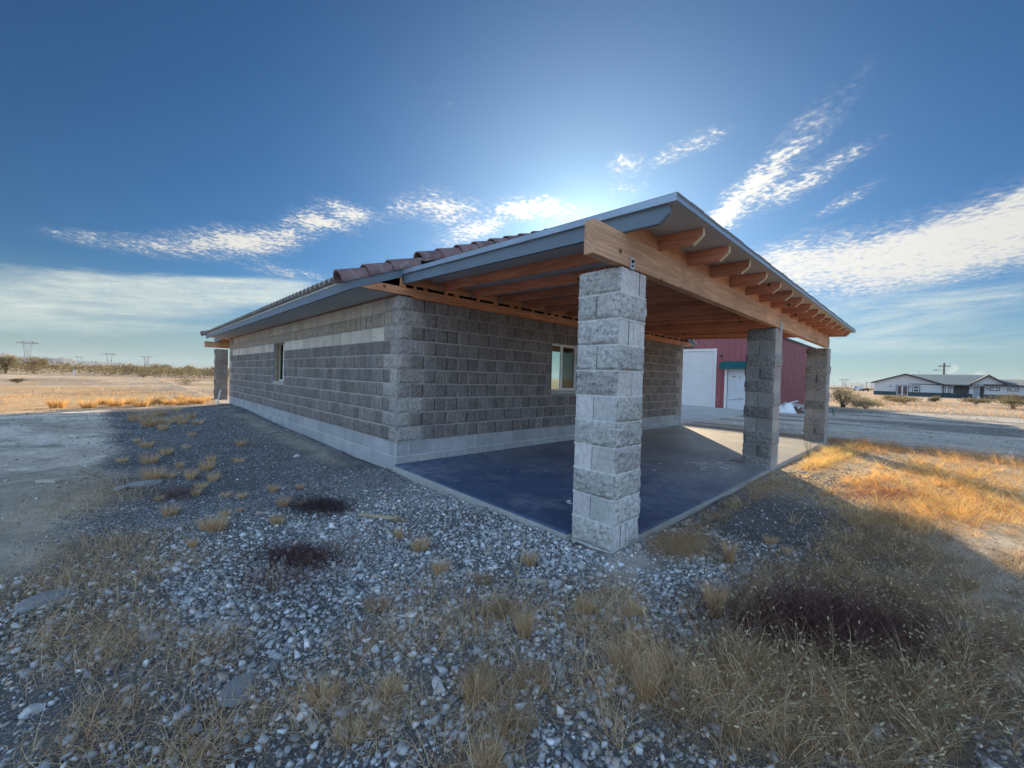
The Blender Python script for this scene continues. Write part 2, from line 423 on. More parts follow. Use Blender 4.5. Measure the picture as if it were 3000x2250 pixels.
def ground_z(x, y):
    x = np.asarray(x, float); y = np.asarray(y, float)
    d = np.hypot(x - CAM[0], y - CAM[1])
    z = np.full(np.broadcast(x, y).shape, -0.115)
    z = z + 0.11 * sstep(y, 0.5, 11.0) * np.exp(-(np.minimum(x, 0) / 2.4) ** 2) * sstep(-x, -0.4, 0.1)
    z = z + 0.035 * sstep(y, -0.6, 0.2) * np.exp(-(np.minimum(x, 0) / 0.5) ** 2) * (x < 0.1)
    near = np.exp(-(d / 40.0) ** 2)
    z = z + (fbm(x, y, 2.2, 3) - 0.5) * 0.085 * near + (fbm(x, y, 0.35, 9, 3) - 0.5) * 0.030 * np.exp(-(d / 14.0) ** 2)
    z = z + 0.15 * np.exp(-((x + 4.3) / 1.3) ** 2 - ((y - 7.2) / 2.3) ** 2) * (0.6 + 0.8 * vnoise(x, y, 0.8, 5))
    z = z + 0.08 * np.exp(-((x + 3.3) / 0.5) ** 2 - ((y - 1.2) / 0.6) ** 2)
    z = z + 0.05 * np.exp(-((x + 3.5) / 0.6) ** 2 - ((y + 0.3) / 0.8) ** 2)
    z = z + (fbm(x, y, 14.0, 21, 3) - 0.5) * 0.22 * (1 - np.exp(-(d / 30.0) ** 2)) * np.exp(-(d / 400.0) ** 2)
    yard = sstep(x, 10.2, 11.2) * (1 - sstep(x, 24, 32))
    z = z * (1 - yard) + (-0.125 + (fbm(x, y, 3.0, 30, 3) - 0.5) * 0.02) * yard
    sandz = sstep(-x, 2.6, 3.3) * np.exp(-(d / 16.0) ** 2)
    z = z + sandz * ((fbm(x, y, .55, 71, 3) - .5) * .075 + (vnoise(x * .35, y, .22, 73) - .5) * .022)
    z = z + 0.035 * np.exp(-((x - .08) / .28) ** 2 - ((y + 3.56) / .14) ** 2)
    # nothing rises through the house floor, porch slabs or apron
    pad = ((x > -0.02) & (x < SLX + 0.02) & (y > SLY - 0.02) & (y < 15.4) & ~((x < .42) & (y < -3.03))).astype(float)
    z = np.where(pad > 0, np.minimum(z, -0.16), z)
    ap = ((x > 9.2) & (x < 36) & (y > 0.45) & (y < 16.5)).astype(float)
    z = np.where(ap > 0, np.minimum(z, -0.125), z)
    return z

def left_edge(y):
    return np.interp(y, [-6, -2.5, -1.14, -0.86, 0.25, 0.79, 2.46, 5.16, 10.75, 13], [-4.5, -3.6, -3.25, -2.99, -2.95, -2.78, -2.91, -2.85, -3.0, -3.0])

def ground_col(x, y):
    d = np.hypot(x - CAM[0], y - CAM[1])
    def C(r, g, b): return np.stack([np.full(x.shape, r), np.full(x.shape, g), np.full(x.shape, b)], -1)
    def mixc(a0, b0, f): return a0 * (1 - f[..., None]) + b0 * f[..., None]
    n1 = fbm(x, y, 0.9, 41); n2 = fbm(x, y, 5.0, 43, 5); n3 = fbm(x * 1.0, y * 0.35, 2.6, 47, 5); n4 = vnoise(x, y, 0.12, 91)
    sand = mixc(C(.74, .665, .58), C(.56, .49, .415), sstep(n1, .40, .66))
    sand = mixc(sand, C(.33, .29, .23), sstep(n2, .48, .60) * 0.75)
    sand = mixc(sand, C(.30, .27, .23), sstep(fbm(x, y, .35, 55, 3), .56, .68) * .6)
    field = mixc(C(.50, .41, .315), C(.50, .355, .21), sstep(n3, .46, .60))
    field = mixc(field, C(.29, .235, .18), sstep(fbm(x, y, 7.5, 51, 5), .52, .60) * 0.8)
    # ploughed-looking bands across the field on the left
    bnd = sstep(fbm(x * 0.12, y, 2.4, 57, 4), .50, .60)
    field = mixc(field, C(.33, .28, .225), bnd * 0.65 * sstep(y, 14, 30))
    col = mixc(sand, field, sstep(y, 11.0, 13.5))
    right = sstep(x, 10.0, 24.0)
    col = mixc(col, field, right)
    # gravel bed beside the wall and in front of the porch
    le = left_edge(y) + (n1 - .5) * 0.5
    g = sstep(x, le - .12, le + .2) * (1 - sstep(y, 11.6, 12.6)) * (x < 0.3)
    fine = mixc(C(.13, .135, .145), C(.19, .19, .195), sstep(n1, .4, .65))
    light = mixc(C(.15, .15, .155), C(.12, .118, .115), sstep(n1, .4, .65))
    gr = mixc(light, fine, sstep(y, -1.6, -0.2))
    g2 = (y < SLY + .1) * (1 - sstep(x, 4.6, 5.8)) * (x > -0.5) * sstep(y, -5.6, -4.7)
    g = np.maximum(g, np.maximum(g2 * 1.0, (x < 0.3) * (y < -0.2) * sstep(x, le - .12, le + .2)))
    col = mixc(col, gr, np.clip(g, 0, 1))
    # dusty strip along the foot of the left wall and pale mud round the near column
    col = mixc(col, C(.38, .345, .29), np.exp(-((x + 0.38) / 0.22) ** 2) * sstep(y, .3, 1.6) * sstep(n1, .30, .55) * .85)
    col = mixc(col, C(.42, .38, .34), np.clip(1.4 * np.exp(-((x - 0.0) / .26) ** 2 - ((y + 3.58) / .2) ** 2), 0, 1))
    # dirt in front of porch to the right
    gl = (y < SLY + .1) * sstep(x, 2.6, 3.6) * (1 - sstep(x, 9.2, 10.2))
    col = mixc(col, mixc(C(.50, .37, .21), C(.60, .50, .36), sstep(n1, .5, .62)), gl * .85)
    dr = 0.45 * sstep(x, 5.2, 6.6) * (y < SLY + .1) * (1 - sstep(x, 9.8, 10.6))
    col = mixc(col, mixc(C(.40, .345, .28), C(.27, .25, .235), sstep(n1, .45, .6)), dr)
    # rough verge between slab and yard
    dr2 = (x > 9.2) * (1 - sstep(x, 10.1, 11.0)) * (y < 0.6)
    col = mixc(col, C(.27, .225, .18), dr2 * .8 * sstep(n1, .3, .5))
    wedge = (x > 9.3) * (x < 17) * (y < 0.62) * (y > -1.3) * np.clip(1 - (x - 9.3) / 8.0, 0, 1)
    col = mixc(col, C(.24, .19, .15), np.clip(wedge * 1.6, 0, 1) * sstep(n1, .25, .45))
    # graded yard with wheel tracks
    yd = sstep(x, 10.2, 11.2) * (1 - sstep(x, 30, 36)) * (y < 1.0) * sstep(y, -34, -22)
    tr = fbm(x * 1.0, y * 0.10, .75, 61, 4)
    yc = mixc(C(.50, .455, .40), C(.25, .225, .20), sstep(tr, .46, .60))
    rr = np.hypot(x - 24.5, y + 6.2)
    ring = np.exp(-((rr - 2.6) / .22) ** 2) * (y > -8.5)
    yc = mixc(yc, C(.60, .56, .50), np.clip(ring, 0, 1) * .8)
    tyre = np.exp(-((x - 15.6 - 0.12 * y) / .13) ** 2) + np.exp(-((x - 17.4 - 0.12 * y) / .13) ** 2)
    yc = mixc(yc, C(.62, .58, .52), np.clip(tyre, 0, 1) * .6)
    col = mixc(col, yc, yd)
    col = mixc(col, C(.50, .42, .32), sstep(d, 120, 500))
    col = col * (0.88 + 0.24 * n4)[..., None]
    return np.clip(col, 0.01, 0.9)

def axis(lo, hi, st, far, gfac=1.09):
    c = list(np.arange(lo, hi + 1e-6, st)); s = st; p = hi
    while p < far: s *= gfac; p += s; c.append(p)
    s = st; p = lo; pre = []
    while p > -far: s *= gfac; p -= s; pre.append(p)
    return np.array(pre[::-1] + c)
gx = axis(-5.5, 12.0, 0.07, 8500, 1.085); gy = axis(-7.0, 13.0, 0.07, 8500, 1.085)
GX, GY = np.meshgrid(gx, gy, indexing='ij')
GZ = ground_z(GX, GY)
Vg = np.stack([GX, GY, GZ], -1).reshape(-1, 3)
nx, ny = len(gx), len(gy)
I = (np.arange(nx - 1)[:, None] * ny + np.arange(ny - 1)[None, :]).ravel()
Fg = np.stack([I, I + ny, I + ny + 1, I + 1], -1)
cg = ground_col(GX, GY).reshape(-1, 3)
cg = np.concatenate([cg, np.ones((len(cg), 1))], 1)
def ground_mat():
    m, t, bs = base_mat('desert_ground')
    geo = t.node('ShaderNodeNewGeometry'); v = geo.outputs['Position']
    at = t.node('ShaderNodeAttribute'); at.attribute_name = 'Col'
    a1 = t.rmap(t.noise(v, 9.0, 6, 0.7), .25, .75, .74, 1.26)
    a2 = t.rmap(t.noise(v, 70.0, 4, 0.7), .25, .75, .72, 1.28)
    a3 = t.rmap(t.noise(v, 0.8, 6, 0.65), .25, .75, .80, 1.2)
    k = t.m('MULTIPLY', t.m('MULTIPLY', a1, a2), a3)
    t.l.new(t.mix(1.0, at.outputs['Color'], t.comb(k, k, k), 'MULTIPLY'), bs.inputs['Base Color'])
    bs.inputs['Roughness'].default_value = 1.0; bs.inputs['Specular IOR Level'].default_value = 0.05
    bn = t.node('ShaderNodeBump'); bn.inputs['Strength'].default_value = 0.9; bn.inputs['Distance'].default_value = 0.02
    hh = t.m('ADD', t.m('MULTIPLY', t.noise(v, 6.0, 7, 0.72), 1.6), t.noise(v, 45.0, 5, 0.7))
    t.l.new(hh, bn.inputs['Height']); t.l.new(bn.outputs[0], bs.inputs['Normal'])
    return m
g_o = np_mesh('ground', Vg, Fg, cg, ground_mat(), smooth=True)
tag(g_o, 'sandy desert ground with gravel beds round the block house', kind='structure')

# ================================================================== MASONRY
def rough_patch(mb, O, U, N, u0, u1, z0, z1, col, amp, base, nu, nz, bulge=0.0, seed=None, edge=0.004, sink=-0.012, split=1.0):
    """one block face as a displaced grid. O origin, U horizontal dir, N outward normal"""
    O = np.array(O, float); U = np.array(U, float); N = np.array(N, float)
    uu = np.linspace(0, 1, nu + 1); zz = np.linspace(0, 1, nz + 1)
    A, B = np.meshgrid(uu, zz, indexing='ij')
    Rn = rng.random((nu + 1, nz + 1)); Rn2 = Rn.copy()
    Rn2[1:-1, 1:-1] = (Rn[1:-1, 1:-1] * 2 + Rn[:-2, 1:-1] + Rn[2:, 1:-1] + Rn[1:-1, :-2] + Rn[1:-1, 2:]) / 6
    tilt = (rng.random(2) - .5)
    d = base + amp * (Rn2 - .5) * 2 + bulge * (1 - (2 * A - 1) ** 4) * (1 - (2 * B - 1) ** 4) + amp * 1.2 * (tilt[0] * (2 * A - 1) + tilt[1] * (2 * B - 1))
    edm = (A == 0) | (A == 1) | (B == 0) | (B == 1)
    d = np.where(edm, edge + (0.5 * amp * (Rn - .3)), d)
    jit = np.where(edm, 0, 1) * amp * 0.3
    ua = u0 + (u1 - u0) * A + jit * (rng.random(A.shape) - .5); za = z0 + (z1 - z0) * B + jit * (rng.random(A.shape) - .5)
    P = O[None, None] + U[None, None] * ua[..., None] + N[None, None] * d[..., None]; P[..., 2] += za
    n0 = len(mb.v); cc = (*col, split)
    for p in P.reshape(-1, 3): mb.v.append(tuple(p)); mb.c.append(cc)
    idx = lambda i, j: n0 + i * (nz + 1) + j
    for i in range(nu):
        for j in range(nz): mb.f.append((idx(i, j), idx(i + 1, j), idx(i + 1, j + 1), idx(i, j + 1)))
    # skirt back into the joint
    ring = [(i, 0) for i in range(nu + 1)] + [(nu, j) for j in range(1, nz + 1)] + [(i, nz) for i in range(nu - 1, -1, -1)] + [(0, j) for j in range(nz - 1, 0, -1)]
    m0 = len(mb.v)
    for (i, j) in ring:
        p = O + U * (u0 + (u1 - u0) * A[i, j]) + N * sink; mb.v.append((p[0], p[1], p[2] + z0 + (z1 - z0) * B[i, j])); mb.c.append(cc)
    k = len(ring)
    for q in range(k):
        i, j = ring[q]; i2, j2 = ring[(q + 1) % k]
        mb.f.append((idx(i, j), m0 + q, m0 + (q + 1) % k, idx(i2, j2)))

C_MORT = (0.40, 0.39, 0.37); C_MORTD = (0.36, 0.35, 0.33)
def jit(c, s=0.10):
    k = 1 + (random.random() - .5) * 2 * s
    return tuple(max(0.0, x * k * (1 + (random.random() - .5) * 0.04)) for x in c)

def wall_face(O, U, N, length, dark, quoins, bands, openings, core=0.02):
    """split face unit wall. rows counted from top"""
    mb = MB(); O = np.array(O, float)
    Un = np.array(U, float); Nn = np.array(N, float)
    un = int(round(length / H))
    def slab(u0, u1, z0, z1, d0, d1, col, al=0.0):
        pts = []
        for (u_, d_) in ((u0, d0), (u1, d0), (u1, d1), (u0, d1)):
            p = O + Un * u_ + Nn * d_; pts.append((p[0], p[1]))
        vs = [(p[0], p[1], z0) for p in pts] + [(p[0], p[1], z1) for p in pts]
        mb.mesh(vs, [(0, 3, 2, 1), (4, 5, 6, 7), (0, 1, 5, 4), (1, 2, 6, 5), (2, 3, 7, 6), (3, 0, 4, 7)], (*col, al))
    def open_at(u0, u1, z0, z1):
        for (a0, a1, b0, b1) in openings:
            if u1 > a0 + .01 and u0 < a1 - .01 and z1 > b0 + .01 and z0 < b1 - .01: return (a0, a1, b0, b1)
        return None
    def spans(u0, u1, z0, z1):
        """cut the horizontal span by openings"""
        o = open_at(u0, u1, z0, z1)
        if not o: return [(u0, u1)]
        r = []
        if o[0] - u0 > .03: r.append((u0, o[0]))
        if u1 - o[1] > .03: r.append((o[1], u1))
        return r
    # wall core
    zlist = sorted(set([-0.25, GB - 2 * H, T] + [v for o in openings for v in (o[2], o[3])]))
    for z0, z1 in zip(zlist[:-1], zlist[1:]):
        for (s0, s1) in spans(core, length - .02, z0, z1): slab(s0, s1, z0, z1, -0.19, -0.016, dark_core)
    for row in range(10):
        z1 = T - row * H; z0 = z1 - H
        band = bands.get(row)
        # quoin widths at the ends: alternate 8 and 16 inch
        q0 = quoins[0][row % 2]; q1 = quoins[1][row % 2]
        units = []
        if q0: units.append((0, q0, 'q'))
        k = q0; par = 0
        endk = length / H - q1
        if band and band[0] == 'tan':
            while k < endk - .3: units.append((k, min(k + 2, endk), 'b')); k += 2
        else:
            while k < endk - .3: units.append((k, min(k + 1, endk), 'u')); k += 1
        if q1: units.append((endk, length / H, 'q'))
        first = True
        for (k0, k1, ty) in units:
            for (s0, s1) in spans(k0 * H, k1 * H, z0, z1):
                if ty == 'q':
                    c_ = jit((0.40, 0.375, 0.35), .12); nn = 14 if s1 - s0 > .3 else 7
                    rough_patch(mb, O, Un, Nn, s0 + .004, s1 - .006, z0 + .007, z1 - .006, c_, 0.013, 0.012, nn, 7, 0.010)
                elif ty == 'b':
                    c_ = jit(band[1], .13)
                    rough_patch(mb, O, Un, Nn, s0 + .006, s1 - .006, z0 + .004, z1 - .004, c_, 0.0012, 0.003, 3, 2, 0.0, edge=0.001, split=0.0)
                else:
                    n_ = k0 - q0
                    c_ = jit(band[1] if band else dark, .17 if not band else .08)
                    rough_patch(mb, O, Un, Nn, s0 + .0075, s1 - .0075, z0 + .008, z1 - .008, c_, 0.009 if not band else .003, 0.010, 7, 7, 0.006, split=0.8)
        # bed joint
        mc = jit(C_MORT if row > 1 else C_MORTD, .08)
        for (s0, s1) in spans(0.0, length, z0 - .006, z0 + .006):
            slab(s0 + .002, s1 - .002, z0 - .0085, z0 + .0085, -0.02, 0.004 if not band else -0.003, mc)
        # head joints (light) every other unit, the score between them stays a dark slot
        if not band:
            k = q0; i = 0
            while k < endk + .01:
                if i % 2 == 0 and not open_at(k * H - .02, k * H + .02, z0, z1) and k > 0:
                    slab(k * H - .008, k * H + .008, z0, z1, -0.02, 0.002, jit(C_MORT, .12))
                k += 1; i += 1
    # smooth grey base courses
    for row, (z0, z1) in enumerate(((GB - H, GB), (GB - 2 * H, GB - H), (GB - 3 * H, GB - 2 * H))):
        k = -1.0 if row % 2 == 0 else 0.0
        while k * H < length - .02:
            s0 = max(0, k * H); s1 = min(length, (k + 2) * H)
            if s1 - s0 > .05:
                rough_patch(mb, O, Un, Nn, s0 + .006, s1 - .006, z0 + .006, z1 - .006, jit((0.39, 0.40, 0.41), .10), 0.0008, 0.001, 3, 2, 0.0, edge=-0.001, split=0.0)
            k += 2
        slab(0.0, length, z0, z1, -0.02, -0.0035, (0.58, 0.58, 0.57))
    # sill block of smooth grey concrete under each opening and lining of the reveals
    for (a0, a1, b0, b1) in openings:
        slab(a0 - .004, a1 + .004, b0 - H / 2 + .02, b0, -0.17, 0.006, (0.42, 0.42, 0.40))
    return mb

dark_core = (0.055, 0.055, 0.055)
DARK = (0.235, 0.215, 0.200)
house = empty('block_house', (0, 0, -0.1), 'long single-storey dark grey split-face block house with clay tile roof and wooden porch', 'house')

win2 = (16 * H, 20 * H, 5 * H + GB - 2 * H + 0.105, T - 2 * H)       # under the porch
win1 = (5.47, 6.39, 3 * H + GB + 0.08, T - 2 * H)
wl = wall_face((0, 0, 0), (1, 0, 0), (0, -1, 0), L, DARK, [(1, 2), (1, 2)], {}, [win2])
wl.build('porch_wall', MB_BLOCK, house, fix=False)
TAN = {0: ('tan', (0.53, 0.49, 0.42)), 1: ('flat', (0.43, 0.375, 0.31)), 2: ('tan', (0.63, 0.58, 0.49))}
wl = wall_face((0, 0, 0), (0, 1, 0), (-1, 0, 0), WY, DARK, [(2, 1), (2, 1)], TAN, [win1], core=.192)
wl.build('side_wall', MB_BLOCK, house, fix=False)
# remaining two walls, plain block
mb = MB(); mb.box(0.19, L - 0.19, WY - 0.19, WY - 0.002, -0.25, T, (0.3, 0.29, 0.27, .5)); mb.build('front_wall', MB_BLOCK, house)
mb = MB(); mb.box(L - 0.19, L - 0.005, 0.022, WY, -0.25, T, (0.3, 0.29, 0.27, .5))
for row in range(11):
    for k in range(20):
        rough_patch(mb, (L, 0, 0), (0, 1, 0), (1, 0, 0), k * 2 * H + .01, (k + 1) * 2 * H - .004, T - (row + 1) * H + .004, T - row * H - .004, jit((.34, .31, .28)), .010, .012, 5, 4, .006, sink=-.008)
mb.build('driveway_wall', MB_BLOCK, house, fix=False)

def make_window(name, O, U, N, w_, z0, z1, slide_left, dep, mats):
    O = np.array(O, float); U = np.array(U, float); N = np.array(N, float)
    def bx(mb, u0, u1, a0, a1, d0, d1, col=(1, 1, 1, 0)):
        vs = []
        for z_ in (a0, a1):
            for (u_, d_) in ((u0, d0), (u1, d0), (u1, d1), (u0, d1)):
                p = O + U * u_ + N * d_; vs.append((p[0], p[1], z_))
        mb.mesh(vs, [(0, 3, 2, 1), (4, 5, 6, 7), (0, 1, 5, 4), (1, 2, 6, 5), (2, 3, 7, 6), (3, 0, 4, 7)], col)
    fr = MB(); t_ = .034
    bx(fr, 0, w_, z0, z0 + t_, -dep - .05, -dep); bx(fr, 0, w_, z1 - t_, z1, -dep - .05, -dep)
    bx(fr, 0, t_, z0 + t_, z1 - t_, -dep - .05, -dep); bx(fr, w_ - t_, w_, z0 + t_, z1 - t_, -dep - .05, -dep)
    mid = w_ * .41
    bx(fr, mid - .016, mid + .030, z0 + t_, z1 - t_, -dep - .045, -dep - .004)
    f = fr.build(name, mats[0], house)
    p1 = MB(); bx(p1, t_, mid - .016, z0 + t_, z1 - t_, -dep - .028, -dep - .022); p1.build('pane', mats[1], f)
    s = MB(); a0, a1 = mid + .030, w_ - t_
    for q in ((a0, a0 + .02, z0 + t_, z1 - t_), (a1 - .03, a1, z0 + t_, z1 - t_), (a0 + .02, a1 - .03, z0 + t_, z0 + t_ + .022), (a0 + .02, a1 - .03, z1 - t_ - .022, z1 - t_)):
        bx(s, q[0], q[1], q[2], q[3], -dep - .046, -dep - .030, (1, 1, 1, 0))
    s.build('sash', mats[3], f)
    p2 = MB(); bx(p2, a0 + .02, a1 - .03, z0 + t_ + .022, z1 - t_ - .022, -dep - .042, -dep - .036); p2.build('pane', mats[2], f)
    return f
M_SASH = vmat('window_sash', (0.36, 0.36, 0.34), 0.5, bump=None)
f = make_window('window', (win2[0], 0, 0), (1, 0, 0), (0, -1, 0), win2[1] - win2[0], win2[2], win2[3], True, 0.03, (M_VINYL, M_GLASS, M_GLASS2, M_SASH))
# crumpled plastic behind the right sash
n = 14
uu = np.linspace(win2[0] + .39, win2[0] + .62, n); zz_ = np.linspace(win2[2] + .12, win2[3] - .12, 22)
mb = MB(); P = {}
for i, u_ in enumerate(uu):
    for j, z_ in enumerate(zz_):
        P[i, j] = (u_ + .02 * math.sin(j * .5) * (i > 6), 0.125 + .03 * math.sin(i * 1.1 + 1.8 * math.sin(j * .35)) + .01 * random.random(), z_)
for i in range(n - 1):
    for j in range(21): mb.face([P[i, j], P[i + 1, j], P[i + 1, j + 1], P[i, j + 1]])
mb.build('plastic_film', M_PLASTIC, f, smooth=True)
f = make_window('window', (0, win1[1], 0), (0, -1, 0), (-1, 0, 0), win1[1] - win1[0], win1[2], win1[3], True, 0.115, (M_VINYL, M_GLASS2, M_GLASS, M_SASH))
mb = MB()
mb.box(0.045, 0.115, win1[1] - .042, win1[1] - .002, win1[2], win1[3] - .03, (1, 1, 1, 0)); mb.box(0.045, 0.115, win1[0], win1[1], win1[3] - .03, win1[3] - .002, (1, 1, 1, 0))
mb.build('wooden_buck', vmat('buck_wood', (.40, .30, .19), .85, n1=(9, .2), bump=(60, .3, .003)), f)
# window openings lined with smooth block
mb = MB()
for (x0, x1, y0, y1, z0, z1) in ((0.018, .19, win1[0] - .006, win1[0] + .001, win1[2], win1[3]), (0.002, .19, win1[1] - .001, win1[1] + .006, win1[2], win1[3])):
    mb = MB(); mb.box(x0, x1, y0, y1, z0, z1, (0.34, 0.34, 0.34, 0)); mb.build('reveal', MB_BLOCK, house)

# ================================================================== MAIN ROOF
PIT = 0.395; EX = -0.655; RX = L / 2
roof = bpy.data.objects.new('roof', None); COL.objects.link(roof); roof.parent = house; roof.location = (0, 0, 0.1)
EX2 = L - EX
def eave_z(x):   # underside line of tiles
    return 2.44 + (min(x, 2 * RX - x) - EX) * PIT
mb = MB()
mb.box(EX - .02, EX + .018, -.02, WY + .19, 2.30, 2.415); mb.box(EX2 - .018, EX2 + .02, -.02, WY + .19, 2.30, 2.415)
for (xa, xb) in ((EX - .02, RX), (EX2 + .02, RX)):
    for y0 in (-.055, WY + .17):
        za = 2.30 if y0 < 1 else 2.31
        mb.prism([(xa, za), (xb, za + abs(xb - xa) * PIT), (xb, za + .118 + abs(xb - xa) * PIT), (xa, za + .118)], 'y', y0, y0 + .035)
mb.build('fascia', M_FASC, roof, bevel=.002)
mb = MB()
M_DRIP = vmat('pale_drip_edge', (.50, .49, .47), .6, bump=None)
mb.box(EX - .026, EX + .02, -.02, WY + .19, 2.4155, 2.442); mb.build('drip_edge', M_DRIP, roof)
mb = MB(); mb.box(EX2 - .02, EX2 + .026, -.02, WY + .19, 2.4155, 2.442); mb.build('drip_edge', M_DRIP, roof)
mb = MB()
mb.box(EX + .018, -0.03, -.02, WY + .17, 2.352, 2.364); mb.build('soffit', M_SOFF, roof)
mb = MB(); mb.box(L + .03, EX2 - .018, -.02, WY + .17, 2.352, 2.364)
mb.build('soffit', M_SOFF, roof)
mb = MB()
M_SILL = wood_mat('sill_plate_wood', (.30, .17, .13), (.38, .22, .16), 'y')
mb.box(-.03, .02, .0, WY, T + .002, T + .032); mb.build('sill_plate', M_SILL, roof)
mb = MB(); mb.box(L - .02, L + .03, .0, WY, T + .002, T + .032); mb.build('sill_plate', M_SILL, roof)
# roof deck and gables close the attic
mb = MB()
for (xa, xb) in ((EX + .02, RX), (EX2 - .02, RX)):
    mb.prism([(xa, 2.405), (xb, 2.405 + abs(xb - xa) * PIT), (xb, 2.425 + abs(xb - xa) * PIT), (xa, 2.425)], 'y', -.018, WY + .168)
mb.prism([(.0, T + .11), (L, T + .11), (RX, 2.39 + (RX - EX) * PIT - .02)], 'y', 0.02, .06)
mb.prism([(.0, T + .002), (L, T + .002), (RX, 2.39 + (RX - EX) * PIT - .02)], 'y', WY - .08, WY - .04)
mb.build('deck', M_BLACK, roof)
# rolled field tiles
def field(x_lo, sgn, name):
    # corrugation runs up the slope
    ny_ = int((WY + .2) / 0.19) * 10; ys = np.linspace(-0.01, WY + .17, ny_ + 1)
    run = RX - EX; nc = 15; V = []; Fq = []; cs = []
    prof = np.abs(np.sin(np.pi * ys / 0.19)) ** 0.8 * 0.075
    Cc = rng.random((nc, ny_ // 10 + 2)) * .3 + .85
    for c_ in range(nc):
        for e_, (t0, dz) in enumerate(((c_ / nc, .022), ((c_ + 1) / nc, 0.0))):
            s_ = t0 * (run + .06) - .06
            xx = x_lo + sgn * s_
            zz2 = 2.442 + s_ * PIT + dz + prof
            V.append(np.stack([np.full(ny_ + 1, xx), ys, zz2], -1))
            kk = Cc[c_, (np.arange(ny_ + 1) // 10)]
            cs.append(np.stack([kk * .30, kk * .28, kk * .25, kk * 0], -1))
    V = np.concatenate(V); cs = np.concatenate(cs); m_ = ny_ + 1
    for r_ in range(2 * nc - 1):
        i_ = r_ * m_ + np.arange(ny_)
        Fq.append(np.stack([i_, i_ + 1, i_ + 1 + m_, i_ + m_], -1))
    # front edge thickness
    i_ = np.arange(ny_); nv = len(V)
    low = V[:m_].copy(); low[:, 2] -= .014; low[:, 0] += sgn * .002
    back = low.copy(); back[:, 0] += sgn * .20; back[:, 2] += .02
    V = np.concatenate([V, low, back]); cs = np.concatenate([cs, cs[:m_], cs[:m_]])
    Fq.append(np.stack([i_, nv + i_, nv + i_ + 1, i_ + 1], -1))
    Fq.append(np.stack([nv + i_, nv + m_ + i_, nv + m_ + i_ + 1, nv + i_ + 1], -1))
    return np_mesh(name, V - np.array([0, 0, 0.0]), np.concatenate(Fq), cs, M_TILEF, roof, smooth=False)
field(EX - .02, 1, 'field_tiles'); field(EX2 + .02, -1, 'field_tiles')
# rake and ridge barrel tiles
def barrel(mb, P0, D, length, r0_, r1_, col, up_=Vector((0, 0, 1)), arc=1.12, thick=.016):
    D = Vector(D).normalized(); S = D.cross(up_).normalized(); Uv = S.cross(D).normalized(); n_ = 12; vs = []; fs = []
    for k_, (t_, r_) in enumerate(((0, r0_), (length, r1_))):
        for rr_ in (r_, r_ - thick):
            for i in range(n_ + 1):
                an = math.pi * .5 * arc * (2 * i / n_ - 1)
                p = Vector(P0) + D * t_ + S * math.sin(an) * rr_ + Uv * (math.cos(an) * rr_)
                vs.append(p)
    m_ = n_ + 1
    for i in range(n_):
        fs += [(i, i + 1, 2 * m_ + i + 1, 2 * m_ + i), (m_ + i, 3 * m_ + i, 3 * m_ + i + 1, m_ + i + 1), (i, m_ + i, m_ + i + 1, i + 1), (2 * m_ + i, 2 * m_ + i + 1, 3 * m_ + i + 1, 3 * m_ + i)]
    fs += [(0, 2 * m_, 3 * m_, m_), (n_, m_ + n_, 3 * m_ + n_, 2 * m_ + n_)]
    mb.mesh(vs, fs, col)
sl_ = math.atan(PIT)
for (xs, sg) in ((EX - .15, 1), (EX2 + .15, -1)):
    for yy in (0.045, WY + .07):
        mb = MB(); s_ = 0.0; tot = (RX - (EX - .15)) / math.cos(sl_)
        while s_ < tot - .2:
            z_ = 2.392 + (s_ * math.sin(sl_))
            k_ = 0.85 + .35 * random.random()
            z_ += (.035 if s_ > .9 else 0.0)
            barrel(mb, (xs + sg * s_ * math.cos(sl_), yy + random.uniform(-.006, .006), z_ + random.uniform(-.004, .004)), (sg * math.cos(sl_), 0, math.sin(sl_) - .045), .45, .135, .108, (.20 * k_, .125 * k_, .125 * k_, 0))
            s_ += .365 if not (.7 < s_ < .8) else .47
        mb.build('rake_tiles', M_TILE, roof, smooth=False)
mb = MB(); y_ = 0.0
while y_ < WY:
    barrel(mb, (RX, y_, 2.40 + (RX - EX) * PIT + .05), (0, 1, -.04), .45, .14, .115, (.29, .18, .16, 0)); y_ += .37
mb.build('ridge_tiles', M_TILE, roof)

